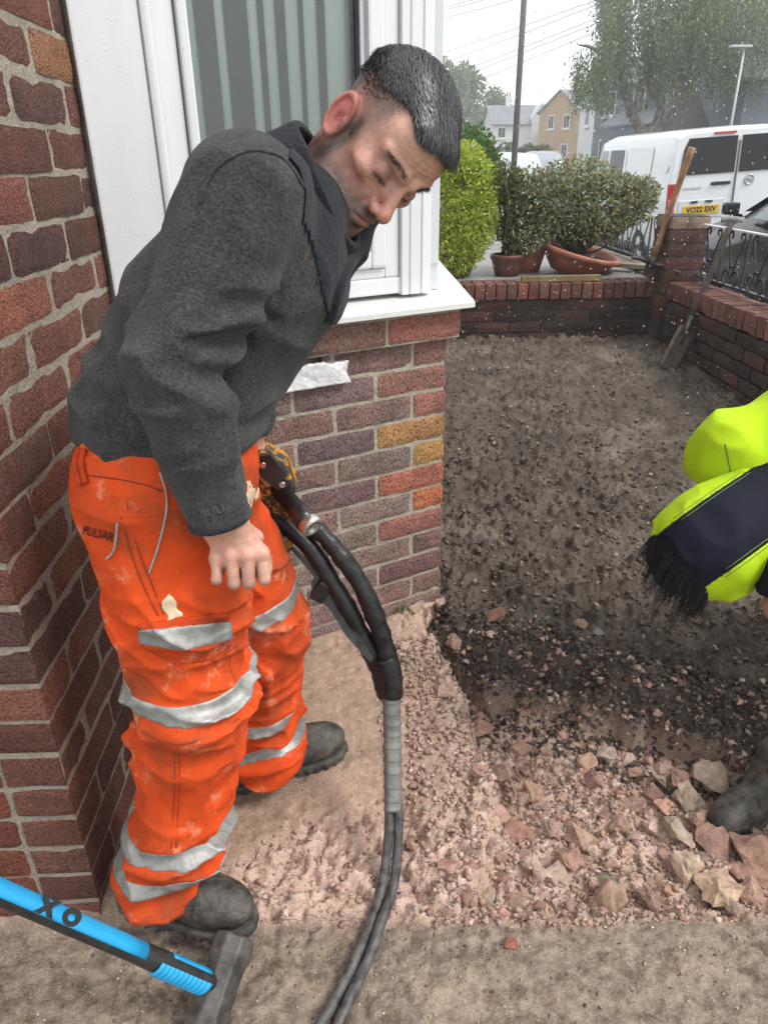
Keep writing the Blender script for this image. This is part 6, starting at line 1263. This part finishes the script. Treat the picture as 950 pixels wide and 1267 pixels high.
# the flat black guard behind the hoses
mb = MB(); gp = [atY(x, y, 1.27-.0006*(y-650)) for x, y in ((338, 655), (358, 672), (398, 712), (438, 770), (462, 812), (458, 818), (428, 785), (408, 752), (396, 742), (385, 724), (390, 714), (352, 668))]
mb.prism(gp, (0, 1, 0), -.006, .006); mb.build('guard_plate', M_BLKMETAL, bk)
mb = MB(); mb.box(atY(398, 730, 1.215), (.030, .026, .046), Matrix.Rotation(.6, 3, 'Y'), .005); mb.build('latch_block', M_BLKMETAL, bk)
hs = empty('hose_pair', atZ(450, 1180, 0), 0, 'pair of black hydraulic hoses with silver tape curving down from the breaker to the concrete', 'hose')
h1 = [atY(376, 640, 1.25), atY(412, 676, 1.225), atY(447, 725, 1.205), atY(472, 785, 1.19), atY(485, 835, 1.18), atY(487, 862, 1.17)]; h2 = [atY(338, 640, 1.26), atY(378, 672, 1.235), atY(412, 722, 1.215), atY(444, 778, 1.20), atY(468, 830, 1.19), atY(477, 862, 1.18)]
mb = MB(); S = spline(h1, 8); mb.tube(S, [.0185+.0026*math.sin(i*1.9)*(i % 3 == 0)+.001*math.sin(i*.7) for i in range(len(S))], 12); mb.build('wrapped_hose', M_HOSE, hs)
mb = MB(); S = spline(h2, 8); mb.tube(S, [.0178+.0022*math.sin(i*2.3)*(i % 4 == 0) for i in range(len(S))], 12); mb.build('wrapped_hose', M_HOSE, hs)
mb = MB(); S = spline([atY(478, 812, 1.185), atY(484, 838, 1.175), atY(485, 860, 1.17)], 6); mb.tube(S, [.023, .024, .0235, .0245, .0235, .024, .0235, .0245, .024, .0235, .0240, .0240, .0225], 14, flat=.9); mb.build('black_tape', M_HOSE, hs)
T_ = spline([atY(484, 858, 1.17), atY(485, 900, 1.15), atY(486, 950, 1.115), atY(486, 1002, 1.075)], 10); mb = MB(); mb.tube(T_, [.0185+(.0012 if i % 3 == 0 else 0) for i in range(len(T_))], 14, flat=.85); tp = mb.build('silver_tape', M_TAPE, hs)
for i in (3, 6, 9, 12, 15, 18, 21, 24, 27): mb = MB(); mb.tube([T_[i], T_[i]*.86+T_[i+1]*.14], [.0208, .0208], 14, flat=.85); mb.build('tape_edge', simple('tape_shadow_edge', (.12, .115, .11), rough=.5) if i == 3 else bpy.data.materials['tape_shadow_edge'], tp)
def gz_(P, r): z = float(terrain(np.array([P[0]]), np.array([P[1]]))[0][0]); return np.array([P[0], P[1], z+r])
for off in (-1, 1):
    pts = [atY(486+off*5, 985, 1.09), atY(487+off*6, 1030, 1.05), gz_(atZ(480+off*7, 1085, .0), .022), gz_(atZ(466+off*7, 1140, -.03), .012), gz_(atZ(446+off*8, 1195, -.04), .012), gz_(atZ(424+off*9, 1240, -.04), .012), gz_(atZ(405+off*10, 1275, -.04), .012), gz_(atZ(380+off*10, 1330, -.04), .012), gz_(atZ(350+off*10, 1420, -.04), .012)]
    mb = MB(); S = spline(pts, 8); mb.tube(S, .0103, 10); mb.build('hose', M_HOSEDUSTY, hs)
# ================================================================== sledgehammer
M_BLUE = simple('blue_grip', (.012, .26, .52), (.015, .33, .62), 12, .4, 0, .15, 200, .001, 'World'); M_SLEDGE = simple('sledge_head', (.016, .015, .015), (.10, .09, .08), 22, .5, .2, .6, 50, .003, 'World', 6)
hA = atY(262, 1218, .775); hB = atY(-10, 1100, .70); ax = nrm(hB-hA); hB = hB+ax*.30
sg = empty('sledgehammer', (hA[0], hA[1], -.04), 0, 'sledgehammer with a bright blue and black handle lying by the brick corner', 'sledgehammer')
vw = nrm(CAMO-(hA+hB)/2); sx_ = nrm(np.cross(ax, vw)); upv = np.cross(sx_, ax)
upv = upv if upv@vw > 0 else -upv
L_ = np.linalg.norm(hB-hA)
mb = MB(); mb.tube([hA+ax*t for t in (-.02, .02, .12, .18, L_*.7, L_)], [.0185, .0185, .0185, .0168, .0162, .018], 16, flat=1.15, up=upv); mb.build('handle', simple('black_grip', (.012, .012, .013), (.03, .03, .03), 50, .45), sg)
def shell(u0, u1, a0_, a1_, r, name, mat, n=14, m=10, parent=None, rib=0):
    V = []
    for i in range(n+1):
        u = u0+(u1-u0)*i/n
        for j in range(m+1):
            a = a0_+(a1_-a0_)*j/m; rr = r+(rib if i % 2 else 0); V.append(hA+ax*u+(upv*math.cos(a)*1.15+sx_*math.sin(a))*rr)
    mb = MB(); mb.add(V, [(i*(m+1)+j, i*(m+1)+j+1, (i+1)*(m+1)+j+1, (i+1)*(m+1)+j) for i in range(n) for j in range(m)], rib == 0); o = mb.build(name, mat, parent or sg); so_ = o.modifiers.new('t', 'SOLIDIFY'); so_.thickness = .0015; return o
shl = shell(.165, L_, -.35, 1.35, .0176, 'blue_sleeve', M_BLUE); shell(.02, .135, -1.5, .0, .0198, 'ribbed_grip', M_BLUE, 22, 10, None, .0020); shell(.02, .11, .75, 1.4, .0194, 'blue_stripe', M_BLUE, 8, 4)
for ch, u in (('O', .322), ('X', .366)):
    stick_text(ch, .029, hA+ax*u+(upv*math.cos(.42)*1.15+sx_*math.sin(.42))*.0196, ax, np.cross(upv, ax), M_BLACK, shl, 'lettering', .0006, .002, 1.25)
hx = nrm(np.array([-.50, -.87, 0])-ax*(np.array([-.50, -.87, 0])@ax)); hz = np.cross(ax, hx); hc = hA-ax*.018
mb = MB(); prof = [(-.082, .021), (-.078, .031), (-.05, .033), (-.03, .029), (.03, .029), (.05, .033), (.078, .031), (.082, .021)]; V = []
for t, r in prof:
    for j in range(8): a = math.pi/8+j*math.pi/4; V.append(hc+hx*t+(ax*math.cos(a)+hz*math.sin(a))*r*1.22)
mb.add(V, [(i*8+j, i*8+(j+1) % 8, (i+1)*8+(j+1) % 8, (i+1)*8+j) for i in range(7) for j in range(8)]+[tuple(range(8)), tuple(range(56, 64))]); o = mb.build('head', M_SLEDGE, sg); bv = o.modifiers.new('b', 'BEVEL'); bv.width = .003; bv.segments = 2
# ================================================================== the bending workmate in yellow
M_LIME = hivis_mat('yellow_hivis', (.42, .62, .010), (.30, .42, .02), False); M_NAVYC = hivis_mat('navy_cloth', (.006, .007, .016), (.012, .012, .02), False, 500)
pb = empty('person', (1.15, 1.25, -.1), 0, 'workmate in a yellow hooded hi-vis top bent double over the trench', 'person')
A1 = atY(965, 612, 1.44).astype(np.float32); A2 = atY(868, 682, 1.31).astype(np.float32); hx2 = nrm(A2-A1).astype(np.float32); vw2 = nrm(CAMO-A2).astype(np.float32); ac = nrm(np.cross(hx2, vw2)).astype(np.float32); tv = np.cross(hx2, ac); tv = tv if tv@vw2 > 0 else -tv
HD0 = A2-hx2*.045; HDR = np.stack([hx2, ac, tv], 1)
def d_hood(P):
    d = smin(ell(P, HD0, (.150, .118, .120), HDR), rcone(P, A1, HD0, .115, .095), .05); u = (P-A2)@hx2; v = (P-A2)@ac; d = d-.013*(ridge(P@DIAG+noise3(P, 7, 6)[:, None]*.04, 8., 22., 12, 3.)-.30)*np.clip(1+u/.05, .2, 1)
    return smax(np.maximum(d, -(d+.012)), u-.092-.25*np.abs(v)+.012*(noise3(P, 12, 4)-.5), .006)
sgn_ = 1. if (atY(800, 650, 1.3)-A2)@ac > 0 else -1.            # + towards the left seam
def vv_(P): return sgn_*((P-A2)@ac)
navy = lambda P: np.maximum(-(vv_(P)+.060), vv_(P)-.078-.05*np.clip(((P-A2)@hx2), -.3, .0)*0)
lo_, hi_ = np.minimum(A1, A2)-.16, np.maximum(A1, A2)+.16
sdf_obj('hood', lambda P: np.maximum(d_hood(P), -navy(P)), lo_, hi_, .004, M_LIME, pb); hn = sdf_obj('hood_panel', lambda P: np.maximum(d_hood(P)-.0006, navy(P)), lo_, hi_, .004, M_NAVYC, pb)
for e_ in (-.060, .078):
    for k in (-.006, .006):
        pts = []
        for u in np.linspace(-.16, .05, 16):
            q = A2+hx2*u+ac*sgn_*(e_+k)+tv*.2; pts.append(q)
        pts = trace(np.array(pts), -tv, d_hood, .001, 60); mb = MB(); mb.tube(list(pts), .0011, 4); mb.build('seam', simple('green_thread', (.10, .17, .05), rough=.8), hn)
B1 = atY(905, 560, 1.50).astype(np.float32); B2 = atY(1000, 545, 1.55).astype(np.float32); B3 = f32(1.25, 1.55, .80); B4 = f32(1.55, 1.45, .78)
def d_top(P):
    d = smin(rcone(P, B1, B2, .082, .13), smin(fcone(P, B2, B3, .13, .16, (0, 1, 0), 1.15), rcone(P, B3, B4, .16, .16), .05), .05); SHN = atY(1055, 640, 1.32).astype(np.float32); d = smin(d, rcone(P, B3-f32(.2, .12, 0), SHN, .10, .075), .05)
    return d-.024*(ridge(P+noise3(P, 6, 3)[:, None]*.05, 7., 12., 14, 3.)-.30)-.016*(ridge(P, 5., 7., 15)-.4)
sdf_obj('hi_vis_top', d_top, (.45, 1.0, .40), (1.78, 1.85, 1.12), .007, M_LIME, pb)
S = px_on(d_top, [(897, 497), (893, 520), (897, 550), (904, 585)], 1.42, .001); mb = MB(); mb.tube(spline(S, 6), .0014, 4); mb.build('seam', bpy.data.materials['green_thread'], pb)
# covered body: head, arm reaching down, legs into the trench
hd2 = A2-hx2*.055; sh2 = atY(1010, 655, 1.24); wr2 = atY(965, 752, 1.19); zf = -.10
def d_b2(P):
    d = smin(ell(P, hd2, (.072, .085, .072)), rcone(P, hd2, A1, .06, .06), .03); d = smin(d, rcone(P, A1, B3, .07, .10), .04); d = smin(d, rcone(P, B3, B4, .11, .12), .04)
    el2 = atY(985, 705, 1.21); d = smin(d, rcone(P, sh2, el2, .045, .040), .02); d = smin(d, rcone(P, el2, wr2, .040, .030), .02); d = smin(d, rcone(P, B3, sh2, .08, .05), .03)
    pa = wr2+np.array([.045, -.02, -.06]); d = smin(d, rcone(P, wr2, pa, .028, .034), .015)
    for i in range(4): k = pa+np.array([-.03+.02*i, -.005, -.02]); d = smin(d, rcone(P, k, k+np.array([-.005, -.01, -.055-.006*(1.5-abs(i-1.5))]), .010, .008), .005)
    d = smin(d, rcone(P, pa+np.array([.03, 0, .02]), pa+np.array([.055, -.02, -.025]), .012, .010), .008)
    d = smin(d, rcone(P, B4, f32(1.30, 1.30, .42), .10, .075), .03); d = smin(d, rcone(P, f32(1.30, 1.30, .42), f32(1.02, 1.10, .02), .06, .05), .03); return d
o = sdf_obj('body', d_b2, (.5, .85, -.12), (1.75, 1.75, 1.05), .008, None, pb); o.data.materials.append(simple('bare_skin', (.40, .20, .14), (.34, .155, .11), 30, .45, kind='World', bs=.2, bsc=200))
mb = MB(); e0 = atY(940, 728, 1.21); mb.tube([atY(947, 712, 1.20), atY(975, 720, 1.19)], [.040, .046], 16); mb.build('wristband', M_NAVYC, pb)
def d_t2(P):
    d = smin(rcone(P, B4-f32(.05, 0, .02), f32(1.32, 1.30, .42), .145, .105), rcone(P, f32(1.32, 1.30, .42), f32(1.06, 1.10, .06), .10, .085), .04); d = smin(d, smin(rcone(P, B4, f32(1.45, 1.65, .42), .14, .10), rcone(P, f32(1.45, 1.65, .42), f32(1.5, 1.62, .0), .10, .085), .04), .04); return smax(d-.012*(ridge(P, 8., 18., 17)-.35), .015-P[:, 2], .01)
sdf_obj('trousers', d_t2, (.85, .9, -.05), (1.78, 1.9, .95), .009, M_NAVYC, pb)
def place_boot(toe, heel, zoff):
    b = boot(toe, heel, 0, pb); 
    for q in (b, *b.children): q.data.transform(Matrix.Translation((0, 0, zoff)))
tq = atZ(893, 1012, -.075); place_boot((tq[0]+.005, tq[1]+.005, 0), (tq[0]+.235, tq[1]+.14, 0), float(terrain(np.array([tq[0]+.07]), np.array([tq[1]+.03]))[0][0])+.010)
place_boot((1.33, 1.60, 0), (1.60, 1.66, 0), -.02)
# hair hanging out of the hood
n = 800; Rb = np.random.RandomState(4); VV = []; e0 = A2+hx2*.125
ang = Rb.uniform(-1, 1, n); base = e0+np.outer(ang*.085, ac*sgn_)+np.outer(Rb.uniform(-.01, .055, n)*np.sqrt(np.clip(1-ang**2, 0, 1)), tv)-np.outer(.03+.02*np.abs(ang), hx2); ln = (.025+.065*Rb.rand(n)**2)*(1-.35*np.abs(ang)); clump = noise3(base.astype(np.float32), 45, 3)
dr = np.tile(np.array(hx2, float)*.65+np.array([0, 0, -.65]), (n, 1))+Rb.normal(size=(n, 3))*.16+np.outer(clump-.5, ac)*.9; dr /= np.linalg.norm(dr, axis=1)[:, None]; sd_ = np.cross(dr, np.array(vw2, float)); sd_ /= np.linalg.norm(sd_, axis=1)[:, None]; wd = .0004+.0005*Rb.rand(n)
for t_, ww in ((0, 1.), (.4, 1.), (.75, .7), (1., .1)):
    c = base+dr*(ln*t_)[:, None]+np.array([0, 0, -.02])*(t_**2); VV += [c-sd_*(wd*ww)[:, None], c+sd_*(wd*ww)[:, None]]
VV = np.stack(VV, 1).reshape(-1, 3); b0 = (np.arange(n)*8)[:, None]; Q = np.concatenate([b0+np.array([0, 1, 3, 2]), b0+np.array([2, 3, 5, 4]), b0+np.array([4, 5, 7, 6])]); M_BH = simple('black_hair', (.003, .003, .0035), (.008, .008, .008), 200, .6, kind='World', spec=.15)
hr = sdf_obj('hair', lambda P: ell(P, A2+hx2*.050-tv*.015, (.058, .062, .058))-.012*(ridge(P@DIAG, 40., 8., 5)-.3)-.006*(noise3(P, 60, 3)-.5), A2-.16, A2+.2, .005, M_BH, pb)
link('loose_strands', mesh_np('loose_strands', VV, Q), M_BH, hr)
# ================================================================== drizzle: drops in the air, and the haze
nD = 2200; Rd = np.random.RandomState(8); oct_ = np.array([[1, 0, 0], [-1, 0, 0], [0, 1, 0], [0, -1, 0], [0, 0, 1.5], [0, 0, -1.5]]); of = np.array([[0, 2, 4], [2, 1, 4], [1, 3, 4], [3, 0, 4], [2, 0, 5], [1, 2, 5], [3, 1, 5], [0, 3, 5]])
yy = Rd.uniform(1.7, 5.0, nD); ctr_ = np.stack([Rd.uniform(-.5, .6, nD)*yy*1.1, yy, Rd.uniform(.1, 2.2, nD)], 1); k_ = (ctr_[:, 0] > .33) | (ctr_[:, 1] < 1.5); ctr_ = ctr_[k_]; rr = (.0012+.0020*Rd.rand(len(ctr_))**2)*(ctr_[:, 1]/3)
V = (ctr_[:, None]+oct_[None]*rr[:, None, None]).reshape(-1, 3); Q = (of[None]+6*np.arange(len(ctr_))[:, None, None]).reshape(-1, 3)
md, td, bd_ = newmat('rain_drop'); bd_.inputs['Base Color'].default_value = (.95, .95, .95, 1); bd_.inputs['Roughness'].default_value = .1; bd_.inputs['Transmission Weight'].default_value = .25; bd_.inputs['IOR'].default_value = 1.33
tag(link('raindrops', mesh_np('raindrops', V, Q, 3), md), 'fine drizzle drops falling through the air over the garden', 'rain', kind='stuff')
HZ = MB(); HZ.box((15, 52, 9.9), (150, 170, 24.6)); hz = HZ.build('haze'); mh = bpy.data.materials.new('haze'); mh.use_nodes = True; tn = mh.node_tree; tn.nodes.remove(tn.nodes['Principled BSDF'])
pv_ = tn.nodes.new('ShaderNodeVolumePrincipled'); pv_.inputs['Color'].default_value = (.97, .98, 1, 1); pv_.inputs['Density'].default_value = .0032; pv_.inputs['Anisotropy'].default_value = .2; tn.links.new(pv_.outputs[0], tn.nodes['Material Output'].inputs['Volume']); hz.data.materials.append(mh)
tag(hz, 'thin grey drizzle haze softening the far end of the street', 'haze', kind='stuff')
